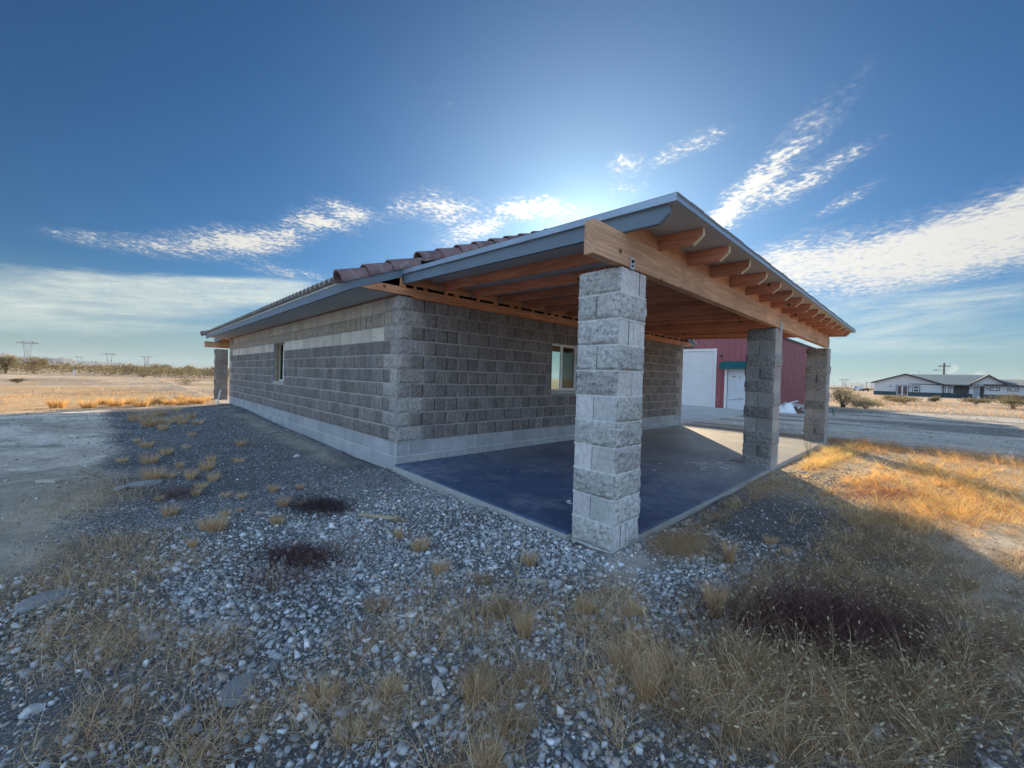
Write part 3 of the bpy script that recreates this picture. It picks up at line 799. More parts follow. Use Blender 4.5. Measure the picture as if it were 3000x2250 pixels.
# ================================================================== PORCH ROOF
ZS = -0.0306       # slope towards the edge (per metre of -y)
def rb(y): return 2.382 + (-0.0) + (3.4386 + y) * 0.0306   # underside of rafters
RD = .122; XR = .0323; RS = .5934; YR = -3.846; XR1 = 9.292
BF, BB = -3.432, -3.343
def porch(x0, y_wall, sgn, parent, near=True):
    """sgn=-1: porch facing -y (near); +1: far porch mirrored"""
    yy = lambda y: y_wall + (-sgn) * (y) if sgn > 0 else y
    Ym = lambda y: (y if sgn < 0 else y_wall - y)
    pr = bpy.data.objects.new('porch_roof', None); COL.objects.link(pr); pr.parent = parent; pr.location = (0, 0, 0.1)
    def quadbox(mb, x0_, x1_, prof, col=(1, 1, 1, 0)):
        mb.prism([(Ym(p[0]), p[1]) for p in prof], 'x', x0_, x1_, col)
    for k in range(16):
        mb = MB(); xx = XR + k * RS; ye = -3.79
        a_ = random.uniform(-.004, .004)
        col = tuple([random.uniform(.82, 1.12)] * 3) + (0,)
        quadbox(mb, xx, xx + .038, [(-.04, rb(-.04)), (ye + .075, rb(ye + .075) + a_), (ye, rb(ye) + RD * .52), (ye, rb(ye) + RD), (-.04, rb(-.04) + RD)], col)
        o = mb.build('rafter', M_FASC if k == 0 else M_RAFT, pr, bevel=.0025)
        if k == 0: tag(o, 'edge rafter painted blue grey')
        if k and near:
            e = MB(); quadbox(e, xx - .0015, xx + .0395, [(ye + .076, rb(ye + .076) - .001), (ye + .0745, rb(ye) - .001 - .002), (ye - .0025, rb(ye) + RD * .52), (ye - .0025, rb(ye) + RD), (ye - .0002, rb(ye) + RD), (ye - .0002, rb(ye) + RD * .52 + .001)])
            e.build('rafter_end', vmat_cut, o)
    if near:
        for k in range(1, 16):
            hb = MB(); xx = XR + k * RS
            hb.box(xx - .0035, xx - .0005, -.075, -.041, rb(-.06) - .002, rb(-.06) + .095); hb.box(xx - .0035, xx + .0415, -.075, -.041, rb(-.06) - .006, rb(-.06) - .0025)
            hb.build('hanger', M_GALV, pr)
    # blocking over the beam and on the wall
    for k in range(15):
        xx = XR + k * RS + .0385
        for (y0, y1, yref, z0) in ((-3.415, -3.378, -3.40, rb(-3.4) + .001), (-.036, -.002, -.02, rb(-.02) + .004)):
            b_ = MB(); kk = random.uniform(.9, 1.15)
            b_.box(xx + .0005, xx + RS - .0395, min(Ym(y0), Ym(y1)), max(Ym(y0), Ym(y1)), z0, rb(yref) + RD - .002, (kk, kk, kk, 0))
            b_.build('blocking', M_LEDG, pr)
    d_ = MB(); quadbox(d_, XR - .02, XR1, [(.0, rb(0) + RD + .001), (YR, rb(YR) + RD + .001), (YR, rb(YR) + RD + .017), (.0, rb(0) + RD + .017)])
    d_.build('deck', M_DECK, pr)
    # metal edge flashing and rolled roofing on top
    fl = MB(); zt_ = lambda y: rb(y) + RD
    quadbox(fl, XR - .031, XR - .0205, [(-.0, zt_(0) + .0), (YR - .008, zt_(YR) + .0), (YR - .008, zt_(YR) + .052), (-.0, zt_(0) + .052)])
    quadbox(fl, XR - .0205, XR1 + .010, [(YR, zt_(YR) + .001), (YR - .008, zt_(YR) + .001), (YR - .008, zt_(YR) + .052), (YR, zt_(YR) + .052)])
    quadbox(fl, XR1, XR1 + .010, [(-.0, zt_(0) + .0), (YR, zt_(YR) + .0), (YR, zt_(YR) + .052), (-.0, zt_(0) + .052)])
    fl.build('flashing', M_FLASH, pr)
    rf = MB(); n_ = 40
    for i in range(n_):
        xa = XR - .030 + (XR1 - XR + .03) * i / n_; xb = XR - .030 + (XR1 - XR + .03) * (i + 1) / n_
        hz_ = .052 + .004 * math.sin(i * 1.7)
        quadbox(rf, xa, xb, [(.0, zt_(0) + .018), (YR - .006, zt_(YR) + .018), (YR - .012, zt_(YR) + hz_ + .004), (.0, zt_(0) + .058)])
    rf.build('rolled_roofing', vmat_roofing, pr)
    # ledger with a row of vent slots above
    lg = MB(); lo, hi = T + .004, T + .108
    lg.box(-.62, L + .55, min(Ym(-.045), Ym(-.002)), max(Ym(-.045), Ym(-.002)), lo + .0, hi)
    x_ = .0
    while x_ < L:
        w_ = random.uniform(.04, .09); g_ = random.choice([.12, .30, .36, .30])
        lg.box(x_, x_ + w_, min(Ym(-.040), Ym(-.002)), max(Ym(-.040), Ym(-.002)), hi + .0005, rb(-.03) + .002)
        x_ += w_ + g_
    lg.build('ledger', M_LEDG, parent, bevel=.002)
    lg = MB(); lg.box(.19, L - .1, min(Ym(-.052), Ym(-.0)), max(Ym(-.052), Ym(-.003)), T - .022, T + .0035, (.95, .9, .9, 0)); lg.build('nailer', M_LEDG, parent)
    # beam in two pieces meeting over the middle column
    bm_ = MB()
    for (xa, xb) in ((-.345, 4.66), (4.664, 8.93)):
        bm_.box(xa, xb, min(Ym(BF), Ym(BB)), max(Ym(BF), Ym(BB)), 2.137, 2.3795)
    bm_.build('beam', M_BEAM, parent, bevel=.006)
    return pr
vmat_cut = vmat('cut_wood_end', (.62, .50, .32), .8, bump=None)
vmat_roofing = vmat('mineral_roofing', (.16, .17, .19), .9, n1=(8, .15), n2=(150, .3), bump=(150, .4, .003))
porch(0, 0, -1, house)
pfar = porch(0, WY, +1, house, near=False)

# corner blocks of rake end: small timber behind the fascia where soffit meets ledger
mb = MB(); mb.box(-.02, .012, -.062, -.046, T + .11, 2.56); mb.build('trim_strip', M_LEDG, house)

# beam straps
def strap(x, z0, z1, w_=.062, y=BF):
    mb = MB(); mb.box(x - w_ / 2, x + w_ / 2, y - .010, y - .002, z0, z1); mb.build('strap', M_GALV, house)
strap(.165, 2.125, 2.215)
strap(4.66, 2.10, 2.24, .05); strap(4.75, 2.10, 2.22, .05); strap(8.91, 2.10, 2.34, .09)
mb = MB(); mb.tube([(.165, BF - .018, 2.185), (.165, BF - .010, 2.185)], .014, 8); mb.tube([(.165, BF - .018, 2.15), (.165, BF - .010, 2.15)], .007, 6)
mb.build('bolt', M_BLACK, house)

# ---- porch columns of 16 inch block
CB = (.52, .51, .49)
def column(x, y, ztop, rows, pattern, parent, tone=1.0):
    mb = MB(); s = .3937; n_ = len(pattern)
    sides = {'L': ((x, y + s, 0), (0, -1, 0), (-1, 0, 0)), 'F': ((x, y, 0), (1, 0, 0), (0, -1, 0)), 'R': ((x + s, y, 0), (0, 1, 0), (1, 0, 0)), 'B': ((x + s, y + s, 0), (-1, 0, 0), (0, 1, 0))}
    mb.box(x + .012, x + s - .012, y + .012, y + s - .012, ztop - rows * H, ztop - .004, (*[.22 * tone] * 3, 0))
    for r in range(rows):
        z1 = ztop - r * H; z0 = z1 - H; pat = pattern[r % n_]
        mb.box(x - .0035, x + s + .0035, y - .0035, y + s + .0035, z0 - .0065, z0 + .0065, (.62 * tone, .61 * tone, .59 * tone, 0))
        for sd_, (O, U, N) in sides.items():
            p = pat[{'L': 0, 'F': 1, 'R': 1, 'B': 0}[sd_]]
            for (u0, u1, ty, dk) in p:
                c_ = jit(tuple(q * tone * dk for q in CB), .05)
                if ty == 's':
                    rough_patch(mb, O, U, N, u0 * s + .003, u1 * s - .003, z0 + .007, z1 - .007, c_, 0.013, .008, max(5, int(22 * (u1 - u0))), 11, .016, edge=.001)
                elif ty == 'p':
                    rough_patch(mb, O, U, N, u0 * s + .0035, u1 * s - .0035, z0 + .0065, z1 - .0065, c_, 0.0008, .001, 3, 3, 0.0, edge=-.001, split=.06)
                elif ty == 'g':   # open score
                    mb.mesh([tuple(np.array(O) + np.array(U) * u * s + np.array(N) * -.011 + np.array((0, 0, z))) for u, z in ((u0, z0 + .02), (u1, z0 + .02), (u1, z1 - .02), (u0, z1 - .02))], [(0, 1, 2, 3)], (.05, .05, .05, 0))
    return mb.build('column', MB_BLOCK, parent, fix=False)
S1 = [(0, 1, 's', 1.0)]; S1d = [(0, 1, 's', .82)]
P2 = [(0, .45, 'p', 1.08), (.45, 1, 'p', .98)]
near_pat = [
    (S1, [(0, .60, 'p', 1.1), (.60, .70, 'p', 1.15), (.70, .735, 'g', 1), (.735, 1, 'p', 1.05)]),
    ([(0, .46, 's', .95), (.46, 1, 's', 1.02)], S1),
    (S1, [(0, .34, 'p', 1.1), (.34, .375, 'g', 1), (.375, .55, 'p', 1.15), (.55, 1, 'p', 1.12)]),
    ([(0, .50, 's', 1.0), (.50, 1, 's', .95)], S1d),
    (S1d, [(0, .55, 'p', 1.05), (.55, 1, 'p', 1.12)]),
    (P2, [(0, 1, 's', .88)]),
    ([(0, 1, 's', .95)], [(0, .45, 's', .95), (.45, 1, 's', .86)]),
    ([(0, .45, 'p', 1.12), (.45, 1, 'p', .92)], S1d),
    ([(0, 1, 's', .86)], [(0, .5, 's', .95), (.5, 1, 's', .86)]),
    (P2, [(0, .5, 's', 1.0), (.5, 1, 's', 1.0)]),
    ([(0, 1, 's', .95)], [(0, .28, 'p', 1.05), (.28, .315, 'g', 1), (.315, .48, 'p', 1.15), (.48, 1, 's', 1.0)]),
    (S1, S1)]
mid_pat = [(S1d, [(0, .6, 'p', 1.2), (.6, 1, 'p', 1.3)]), (P2, [(0, 1, 'p', 1.25)]), (S1, [(0, 1, 's', 1.1)]), ([(0, .5, 'p', .9), (.5, 1, 's', .9)], [(0, 1, 'p', 1.15)]),
           (S1, [(0, .5, 'p', 1.25), (.5, 1, 'p', 1.3)]), (P2, [(0, 1, 's', 1.2)])]
c1 = column(.0425, -3.4179, 2.1342, 12, near_pat, house, 1.0)
tag(c1, 'front corner column of mixed rough and smooth block')
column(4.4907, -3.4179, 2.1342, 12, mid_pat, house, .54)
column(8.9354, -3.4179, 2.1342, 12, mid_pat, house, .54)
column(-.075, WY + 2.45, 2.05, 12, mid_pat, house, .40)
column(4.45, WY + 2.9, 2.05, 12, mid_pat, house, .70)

# ================================================================== SLABS
def slab_mat():
    m, t, bs = base_mat('coated_concrete')
    geo = t.node('ShaderNodeNewGeometry'); v = geo.outputs['Position']
    at = t.node('ShaderNodeAttribute'); at.attribute_name = 'Col'
    k = t.m('MULTIPLY', t.rmap(t.noise(v, 1.3, 6, .65), .3, .7, .82, 1.2), t.rmap(t.noise(v, 14, 5, .6), .3, .7, .9, 1.1))
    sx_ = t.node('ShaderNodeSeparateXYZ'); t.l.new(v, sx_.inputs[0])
    worn_lit = t.rmap(t.m('ADD', sx_.outputs[0], t.m('MULTIPLY', t.noise(v, .7, 5, .6), 5.0)), 3.2, 10.5, 0.0, 1.0, smooth=True)  # coat pales to the right: some wear, plus sunlit cream painted in
    c0 = t.mix(t.m('MULTIPLY', worn_lit, at.outputs['Alpha']), at.outputs['Color'], (.40, .38, .325, 1))
    cc = t.mix(1.0, c0, t.comb(k, k, k), 'MULTIPLY')
    # scuffed dust
    f = t.rmap(t.m('MULTIPLY', t.noise(v, 5.0, 6, .7, 1.0), t.noise(v, 0.9, 2)), 0.24, .38, 0, .38)
    cc = t.mix(t.m('MULTIPLY', f, at.outputs['Alpha']), cc, (.30, .32, .36, 1))
    t.l.new(cc, bs.inputs['Base Color'])
    t.put(bs.inputs['Roughness'], t.rmap(t.noise(v, 6, 5), .3, .7, .42, .60))
    bs.inputs['Specular IOR Level'].default_value = .35
    bn = t.node('ShaderNodeBump'); bn.inputs['Strength'].default_value = .25; bn.inputs['Distance'].default_value = .003
    t.l.new(t.noise(v, 80, 5, .7), bn.inputs['Height']); t.l.new(bn.outputs[0], bs.inputs['Normal'])
    return m
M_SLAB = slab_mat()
mb = MB()
def sz(y): return 0.0465 * (y / 3.42) if y < 0 else 0
SX = [0.0, .429, 4.30, 4.64, 8.6, SLX]; BLUE = (.050, .080, .155)
for xa, xb in zip(SX[:-1], SX[1:]):
    xa_, xb_ = xa + (.010 if xa > 0 else -.012), xb - .010
    y0, y1 = (SLY if xa > .1 else -3.012), -.001
    for (p0, p1, zt0, col, al) in ((-.30, -.030, 0, (.36, .36, .34), 0),):
        vs = [(xa_, y0, -.30), (xb_, y0, -.30), (xb_, y1, -.30), (xa_, y1, -.30), (xa_, y0, sz(y0) - .022), (xb_, y0, sz(y0) - .022), (xb_, y1, sz(y1) - .022), (xa_, y1, sz(y1) - .022)]
        mb.mesh(vs, [(0, 3, 2, 1), (0, 1, 5, 4), (1, 2, 6, 5), (2, 3, 7, 6), (3, 0, 4, 7)], (.40, .40, .38, 0))
    vs = [(xa_, y0, sz(y0) - .022), (xb_, y0, sz(y0) - .022), (xb_, y1, sz(y1) - .022), (xa_, y1, sz(y1) - .022), (xa_ + .006, y0 + .008, sz(y0)), (xb_ - .003, y0 + .008, sz(y0)), (xb_ - .003, y1, sz(y1)), (xa_ + .006, y1, sz(y1))]
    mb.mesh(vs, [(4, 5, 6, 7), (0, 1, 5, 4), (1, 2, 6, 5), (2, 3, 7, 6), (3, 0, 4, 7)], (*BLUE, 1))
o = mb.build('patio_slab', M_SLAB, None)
tag(o, 'blue grey coated concrete porch slab with control joints', kind='structure')
# paint splashes: thin dried white spots lie on the slab
mb = MB()
for (cx, cy, n_, sp_, big) in ((4.15, -2.72, 46, .42, .05), (.75, -2.55, 12, .11, .035), (3.0, -2.2, 8, .3, .03), (1.2, -1.4, 6, .4, .02)):
    for i in range(n_):
        x_, y_ = cx + random.gauss(0, sp_), cy + random.gauss(0, sp_ * .5)
        if x_ > 4.4 and y_ < -3.0: continue
        if not (0.1 < x_ < 9 and -3.38 < y_ < -.1): continue
        r_ = random.uniform(.25, 1) ** 2 * big; k_ = 9; th = random.uniform(0, 3.1)
        pts = []
        for q in range(k_):
            an = 2 * math.pi * q / k_; rr_ = r_ * random.uniform(.6, 1.2)
            pts.append((x_ + rr_ * math.cos(an) * 1.6 * math.cos(th) - rr_ * math.sin(an) * math.sin(th), y_ + rr_ * math.cos(an) * 1.6 * math.sin(th) + rr_ * math.sin(an) * math.cos(th)))
        mb.face([(p[0], p[1], sz(p[1]) + .0035) for p in pts], (.55, .58, .62, 0))
o = mb.build('paint_splashes', vmat('dried_paint', (.55, .58, .60), .8, attr=True, bump=None, n2=(120, .5)), None)
tag(o, 'dried whitish paint splashes on the blue porch slab near the middle column', 'paint splashes', kind='stuff')
mb = MB(); mb.box(-.01, SLX, WY + .004, WY + 3.0, -.3, .02, (.45, .44, .41, 0))
o = mb.build('front_slab', M_SLAB, None); tag(o, 'pale concrete slab of the far porch', kind='structure')
mb = MB()
mb.prism([(10.4, .60), (20.74, .60), (20.74, 15.5), (9.6, 15.5), (9.35, .66)], 'z', -.3, -.085, (.47, .46, .44, 0))
mb.box(9.33, 10.38, -1.05, -.62, -.3, -.10, (.25, .2, .16, 0)) if False else None
o = mb.build('driveway', vmat('apron_concrete', (.46, .45, .43), .85, n1=(.8, .12), n2=(25, .10), bump=(60, .2, .003)), None)
tag(o, 'pale concrete apron in front of the red barn', kind='structure')

# ================================================================== GRAVEL
ICO = None
def ico():
    p = (1 + 5 ** .5) / 2
    v = np.array([(-1, p, 0), (1, p, 0), (-1, -p, 0), (1, -p, 0), (0, -1, p), (0, 1, p), (0, -1, -p), (0, 1, -p), (p, 0, -1), (p, 0, 1), (-p, 0, -1), (-p, 0, 1)], float)
    v /= np.linalg.norm(v[0])
    f = np.array([(0, 11, 5), (0, 5, 1), (0, 1, 7), (0, 7, 10), (0, 10, 11), (1, 5, 9), (5, 11, 4), (11, 10, 2), (10, 7, 6), (7, 1, 8), (3, 9, 4), (3, 4, 2), (3, 2, 6), (3, 6, 8), (3, 8, 9), (4, 9, 5), (2, 4, 11), (6, 2, 10), (8, 6, 7), (9, 8, 1)])
    return v, f
OCT = (np.array([(1, 0, 0), (-1, 0, 0), (0, 1, 0), (0, -1, 0), (0, 0, 1), (0, 0, -1)], float), np.array([(0, 2, 4), (2, 1, 4), (1, 3, 4), (3, 0, 4), (2, 0, 5), (1, 2, 5), (3, 1, 5), (0, 3, 5)]))
CUB = (np.array([(-1, -1, -1), (1, -1, -1), (1, 1, -1), (-1, 1, -1), (-1, -1, 1), (1, -1, 1), (1, 1, 1), (-1, 1, 1)], float) * .72,
       np.array([(0, 3, 2), (0, 2, 1), (4, 5, 6), (4, 6, 7), (0, 1, 5), (0, 5, 4), (1, 2, 6), (1, 6, 5), (2, 3, 7), (2, 7, 6), (3, 0, 4), (3, 4, 7)]))
def rocks(x, y, r, cols, tmpl, flat=0.66, sinkf=.25, rough=.42):
    n = len(x); v, f = tmpl; k = len(v)
    P = v[None] * (1 + rough * (rng.random((n, k, 1)) - .5) * 2) + (rng.random((n, k, 3)) - .5) * rough * .8
    sc_ = np.stack([rng.uniform(.75, 1.35, n), rng.uniform(.65, 1.05, n), rng.uniform(.7, 1.1, n) * flat], -1)
    P = P * sc_[:, None, :]
    a1 = rng.random(n) * 6.283; t1 = (rng.random(n) - .5) * 1.5
    ct, st_ = np.cos(t1), np.sin(t1)
    X_ = P[..., 0] * ct[:, None] - P[..., 2] * st_[:, None]; Z_ = P[..., 0] * st_[:, None] + P[..., 2] * ct[:, None]
    ca, sa = np.cos(a1), np.sin(a1)
    X2 = X_ * ca[:, None] - P[..., 1] * sa[:, None]; Y2 = X_ * sa[:, None] + P[..., 1] * ca[:, None]
    Q = np.stack([X2, Y2, Z_], -1) * r[:, None, None]
    zz = ground_z(x, y) + r * flat * (1 - sinkf * 2) * .7
    Q = Q + np.stack([x, y, zz], -1)[:, None, :]
    Fs = f[None] + (np.arange(n) * k)[:, None, None]
    C4 = np.concatenate([np.repeat(cols[:, None, :], k, 1), np.ones((n, k, 1))], -1)
    return Q.reshape(-1, 3), Fs.reshape(-1, 3), C4.reshape(-1, 4)

def in_frame(x, y, mxy=1.25):
    d = np.stack([x - CAM[0], y - CAM[1], -1.35 * np.ones_like(x)], -1)
    z = d @ fwd; u_ = d @ rt / np.maximum(z, .05) * F / 1500; v_ = d @ up / np.maximum(z, .05) * F / 1125
    return (z > .05) & (np.abs(u_) < mxy) & (v_ > -mxy)

def stone_cols(n, base, sp=.25, warm=.12, pale=.12):
    k = np.exp(rng.normal(0, sp, n))
    c_ = np.array(base)[None] * k[:, None]
    w_ = rng.random(n) < warm; c_[w_] *= np.array((1.15, .98, .85))
    p_ = rng.random(n) < pale; c_[p_] = c_[p_] * 1.75
    return np.clip(c_, .03, .75)

def weedy(x, y):
    """0..1 where dry plants cover the stones"""
    return sstep(fbm(x, y, .8, 77, 3), .50, .62)
Vs, Fs_, Cs, off = [], [], [], 0
def addrocks(t):
    global off
    Vs.append(t[0]); Fs_.append(t[1] + off); Cs.append(t[2]); off += len(t[0])
def free(x, y):
    return ~((x > -.03) & (x < SLX + .02) & (y > SLY - .02)) & ~((x > .02) & (x < .46) & (y > -3.45) & (y < -3.0))
# crushed grey rock close to the camera
n = 105000
x = rng.uniform(-3.9, 1.3, n); y = rng.uniform(-5.6, .2, n)
k = free(x, y) & (x > left_edge(y) + .1 + .6 * (rng.random(n) - .5)) & in_frame(x, y)
dens = 0.55 + .45 * sstep(fbm(x, y, .7, 33, 3), .36, .56)
dens = dens * np.where(x > .75, .35, 1.0) * (1 - .55 * weedy(x, y) * (y < -2.6))
dens = dens * (1 - .9 * np.exp(-((x - .02) / .23) ** 2 - ((y + 3.60) / .15) ** 2))
dens = dens * np.where((x < -2.5) & (y < -.5), .45, 1.0) * np.where((y < -4.25 - .12 * (x + 1)) & (x > -1.15), .25, 1.0)
k &= rng.random(n) < dens
x, y = x[k], y[k]; m_ = len(x)
dd = np.hypot(x - CAM[0], y - CAM[1])
r = np.exp(rng.normal(-4.78, .46, m_)) * np.where(dd > 3.2, .95, 1.0) * (1 - .32 * sstep(y, -1.6, -.3)); r = np.clip(r, .0045, .027)
tone = (0.92 + .22 * fbm(x, y, 1.2, 12, 2))
cl = stone_cols(m_, (.34, .355, .37), .34, warm=.12, pale=.12) * tone[:, None]
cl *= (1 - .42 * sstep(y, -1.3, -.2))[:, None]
hf = rng.random(m_) < .78
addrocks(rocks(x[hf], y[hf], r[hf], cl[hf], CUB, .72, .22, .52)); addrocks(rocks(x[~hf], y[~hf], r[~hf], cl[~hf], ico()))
# fines between the stones
n = 95000
x = rng.uniform(-3.6, .8, n); y = rng.uniform(-4.9, -.2, n)
k = free(x, y) & (x > left_edge(y) + .05) & in_frame(x, y, 1.12) & (np.exp(-((x - .02) / .23) ** 2 - ((y + 3.60) / .15) ** 2) < rng.random(n))
x, y = x[k], y[k]; m_ = len(x)
addrocks(rocks(x, y, rng.uniform(.0022, .0052, m_), stone_cols(m_, (.24, .245, .25), .35), OCT, .7))
# finer dark gravel towards the back and along the wall
n = 62000
x = rng.uniform(-3.2, 0.0, n); y = -0.6 + 11.6 * rng.random(n) ** 1.5
k = free(x, y) & (x > left_edge(y) + .1 + .7 * (rng.random(n) - .5)) & (rng.random(n) < .35 + .65 * sstep(fbm(x, y, .9, 34, 3), .32, .5)) & (x < -.10)
k &= ~((np.abs(x + .38) < .22) & (rng.random(n) < .7) & (y > .5))
x, y = x[k], y[k]; m_ = len(x)
r = np.clip(np.exp(rng.normal(-4.85, .33, m_)), .004, .018) * (1 + .05 * np.maximum(y, 0))
addrocks(rocks(x, y, r, stone_cols(m_, (.20, .21, .225), .35, pale=.13), OCT, .6))
# gravel off the front edge of the slab to the right
n = 34000
x = .4 + 9.9 * rng.random(n) ** 1.35; y = rng.uniform(-6.4, -3.47, n)
k = (rng.random(n) < (1 - .75 * sstep(x, 4.5, 6.2)) * (.3 + .7 * sstep(fbm(x, y, .8, 35, 3), .38, .55)) * (1 - sstep(-y, 4.4 + .12 * x, 5.2 + .12 * x)))
x, y = x[k], y[k]; m_ = len(x)
r = np.clip(np.exp(rng.normal(-4.7, .38, m_)), .004, .022)
addrocks(rocks(x, y, r, stone_cols(m_, (.225, .225, .235), .34), OCT, .65))
# scattered pebbles on the sandy ground
n = 11000
x = rng.uniform(-7, -2.6, n); y = rng.uniform(-3, 12, n); k = rng.random(n) < .45 + .5 * (fbm(x, y, 1.1, 36) > .55); x, y = x[k], y[k]; m_ = len(x)
addrocks(rocks(x, y, np.clip(np.exp(rng.normal(-4.7, .45, m_)), .004, .03), stone_cols(m_, (.34, .31, .27), .3), OCT, .6))
n = 7000
x = rng.uniform(9.5, 40, n); y = rng.uniform(-16, .3, n); x, y = x, y
addrocks(rocks(x, y, np.clip(np.exp(rng.normal(-4.1, .45, n)), .01, .05), stone_cols(n, (.38, .34, .29), .3), OCT, .5))
o = np_mesh('gravel', np.concatenate(Vs), np.concatenate(Fs_), np.concatenate(Cs), M_STONE)
tag(o, 'loose crushed grey gravel and small stones', kind='stuff')

# larger single rocks
def rock(x, y, r, sc_, rz, col, label, group=None, tiltx=0.0, n_sub=3):
    import bmesh
    bm = bmesh.new(); bmesh.ops.create_icosphere(bm, subdivisions=n_sub, radius=1.0)
    s1_ = random.random() * 50
    for v in bm.verts:
        c_ = v.co.copy()
        q = Vector((round(c_.x * 1.6 + s1_) * .3, round(c_.y * 1.6) * .3, round(c_.z * 1.6) * .3))
        from mathutils import noise as mn
        k_ = 1 + .30 * mn.noise(c_ * 1.3 + Vector((s1_, 0, 0))) + .12 * mn.noise(c_ * 4 + Vector((s1_, 3, 0)))
        v.co = c_ * k_
        # chop flat facets
        for nn, dd_ in (((.3, .2, .93), .72), ((-.7, .4, .5), .8), ((.6, -.7, .3), .78)):
            N_ = Vector(nn).normalized(); e_ = v.co.dot(N_) - dd_
            if e_ > 0: v.co -= N_ * e_ * .85
        v.co = Vector((v.co.x * sc_[0], v.co.y * sc_[1], v.co.z * sc_[2])) * r
    me = bpy.data.meshes.new('rock'); bm.to_mesh(me); bm.free()
    cols = np.tile(np.array((*col, 1.0)), (len(me.vertices), 1))
    o = finish(me, 'rock', M_ROCK, None, False, cols)
    o.location = (x, y, float(ground_z(x, y)) + r * sc_[2] * .35); o.rotation_euler = (tiltx, 0, rz)
    return tag(o, label, 'rock', group)
rock(.54, -4.20, .062, (1.25, .9, .75), .3, (.20, .20, .205), 'smooth rounded dark grey rock on gravel right of the near column', n_sub=4)
rock(-3.03, -1.59, .12, (1.1, .8, .22), .5, (.25, .265, .28), 'flat broken grey concrete chunk among dry grass at the left edge', tiltx=.08)
rock(-2.55, 1.12, .13, (1.4, .8, .28), .2, (.24, .26, .28), 'long flat grey stone slab on dark gravel beside the sandy ground')
rock(-2.72, 1.0, .08, (1.4, .8, .28), 1.2, (.26, .28, .31), 'small dark flat stone left of the long flat grey slab')
rock(-2.34, -3.08, .078, (1.3, .85, .18), 1.0, (.23, .245, .26), 'thin flat grey flagstone lying on the gravel in the near foreground', tiltx=.12)
rock(-2.60, -2.37, .05, (1.3, .8, .45), 2.0, (.26, .27, .285), 'elongated grey stone half covered by straw in the left foreground', tiltx=.1)
rock(-2.96, -2.66, .036, (1, .85, .7), 0, (.45, .46, .46), 'speckled pale stone alone near the bottom left corner')
rock(-.30, -3.38, .040, (1, .8, .8), .4, (.42, .41, .40), 'pale wedge-shaped stone on the gravel just left of the near column foot')
rock(.29, -3.50, .036, (1, .9, .9), 1.4, (.40, .38, .36), 'pinkish round stone leaning on the near column foot')
rock(.36, -3.53, .026, (1.1, .9, .9), .4, (.22, .22, .23), 'small dark stone beside the round stone at the near column foot')
rock(-.72, 1.85, .055, (1.3, .7, .45), .7, (.68, .70, .70), 'bright white stone on the dark gravel near the left wall')
rock(-1.69, -3.62, .030, (1.5, .8, .7), 1.2, (.62, .62, .61), 'whitish elongated pebble in the middle of the foreground gravel')
rock(-1.95, -3.55, .030, (1.2, .8, .6), .2, (.46, .41, .35), 'tan flat pebble between dry tufts in the foreground')
rock(-.62, -3.42, .034, (1, .8, .8), .8, (.40, .41, .43), 'grey angular stone on gravel below the near column')
rock(-.50, -2.98, .030, (.8, .6, 1.1), .3, (.34, .345, .35), 'upright stone pair at the slab edge left of the near column')

# scrap planks
def plank(P0, P1, w_, t_, col, label, cat='plank', name='plank', mat=None):
    P0, P1 = Vector(P0), Vector(P1); d_ = P1 - P0; l_ = d_.length
    mb = MB(); n_ = 6
    for i in range(n_):
        a_, b_ = -l_ / 2 + l_ * i / n_, -l_ / 2 + l_ * (i + 1) / n_
        pass
    mb.box(-l_ / 2, l_ / 2, -w_ / 2, w_ / 2, -t_ / 2, t_ / 2, (*col, 0))
    o = mb.build(name, mat or M_GREYWOOD, None, bevel=min(t_, w_) * .12)
    o.location = (P0 + P1) / 2; o.rotation_euler = (0, -math.asin(max(-1, min(1, d_.z / l_))), math.atan2(d_.y, d_.x))
    return tag(o, label, cat)
M_GREYWOOD = vmat('weathered_wood', (.36, .31, .25), .85, attr=True, n1=(12, .2), n2=(60, .2), bump=(80, .5, .003))
gz = lambda x, y: float(ground_z(x, y))
plank((-1.06, -1.32, gz(-1.06, -1.3) + .022), (-.84, -1.66, gz(-.84, -1.66) + .022), .045, .022, (.44, .36, .25), 'short pale wooden stake on the gravel in front of the blue slab edge', 'wooden stake')
plank((-.80, -3.22, gz(-.8, -3.22) + .016), (-.66, -3.36, gz(-.66, -3.36) + .016), .04, .016, (.34, .32, .27), 'small weathered wood offcut on gravel left of the near column', 'wood offcut')
plank((-3.38, 1.62, gz(-3.38, 1.62) + .02), (-3.22, 1.42, gz(-3.22, 1.42) + .02), .05, .03, (.46, .42, .36), 'short pale wood piece lying on the sandy mound at left', 'wood offcut')
plank((-3.1, 2.35, gz(-3.1, 2.35) + .03), (-2.95, 1.85, gz(-2.95, 1.85) + .03), .03, .02, (.30, .26, .21), 'thin brown stick lying on the sandy mound at left', 'stick')
mb = MB(); mb.tube([(-.43, 11.68, gz(-.43, 11.68) - .03), (-.36, 11.9, .22), (-.285, 12.1, .50)], .022, 10); mb.tube([(-.286, 12.095, .475), (-.28, 12.112, .515)], .030, 10)
o = mb.build('plastic_pipe', vmat('white_pvc', (.78, .78, .76), .4, bump=None), None, smooth=False)
tag(o, 'white plastic pipe leaning out of the ground by the far porch slab', 'pipe')

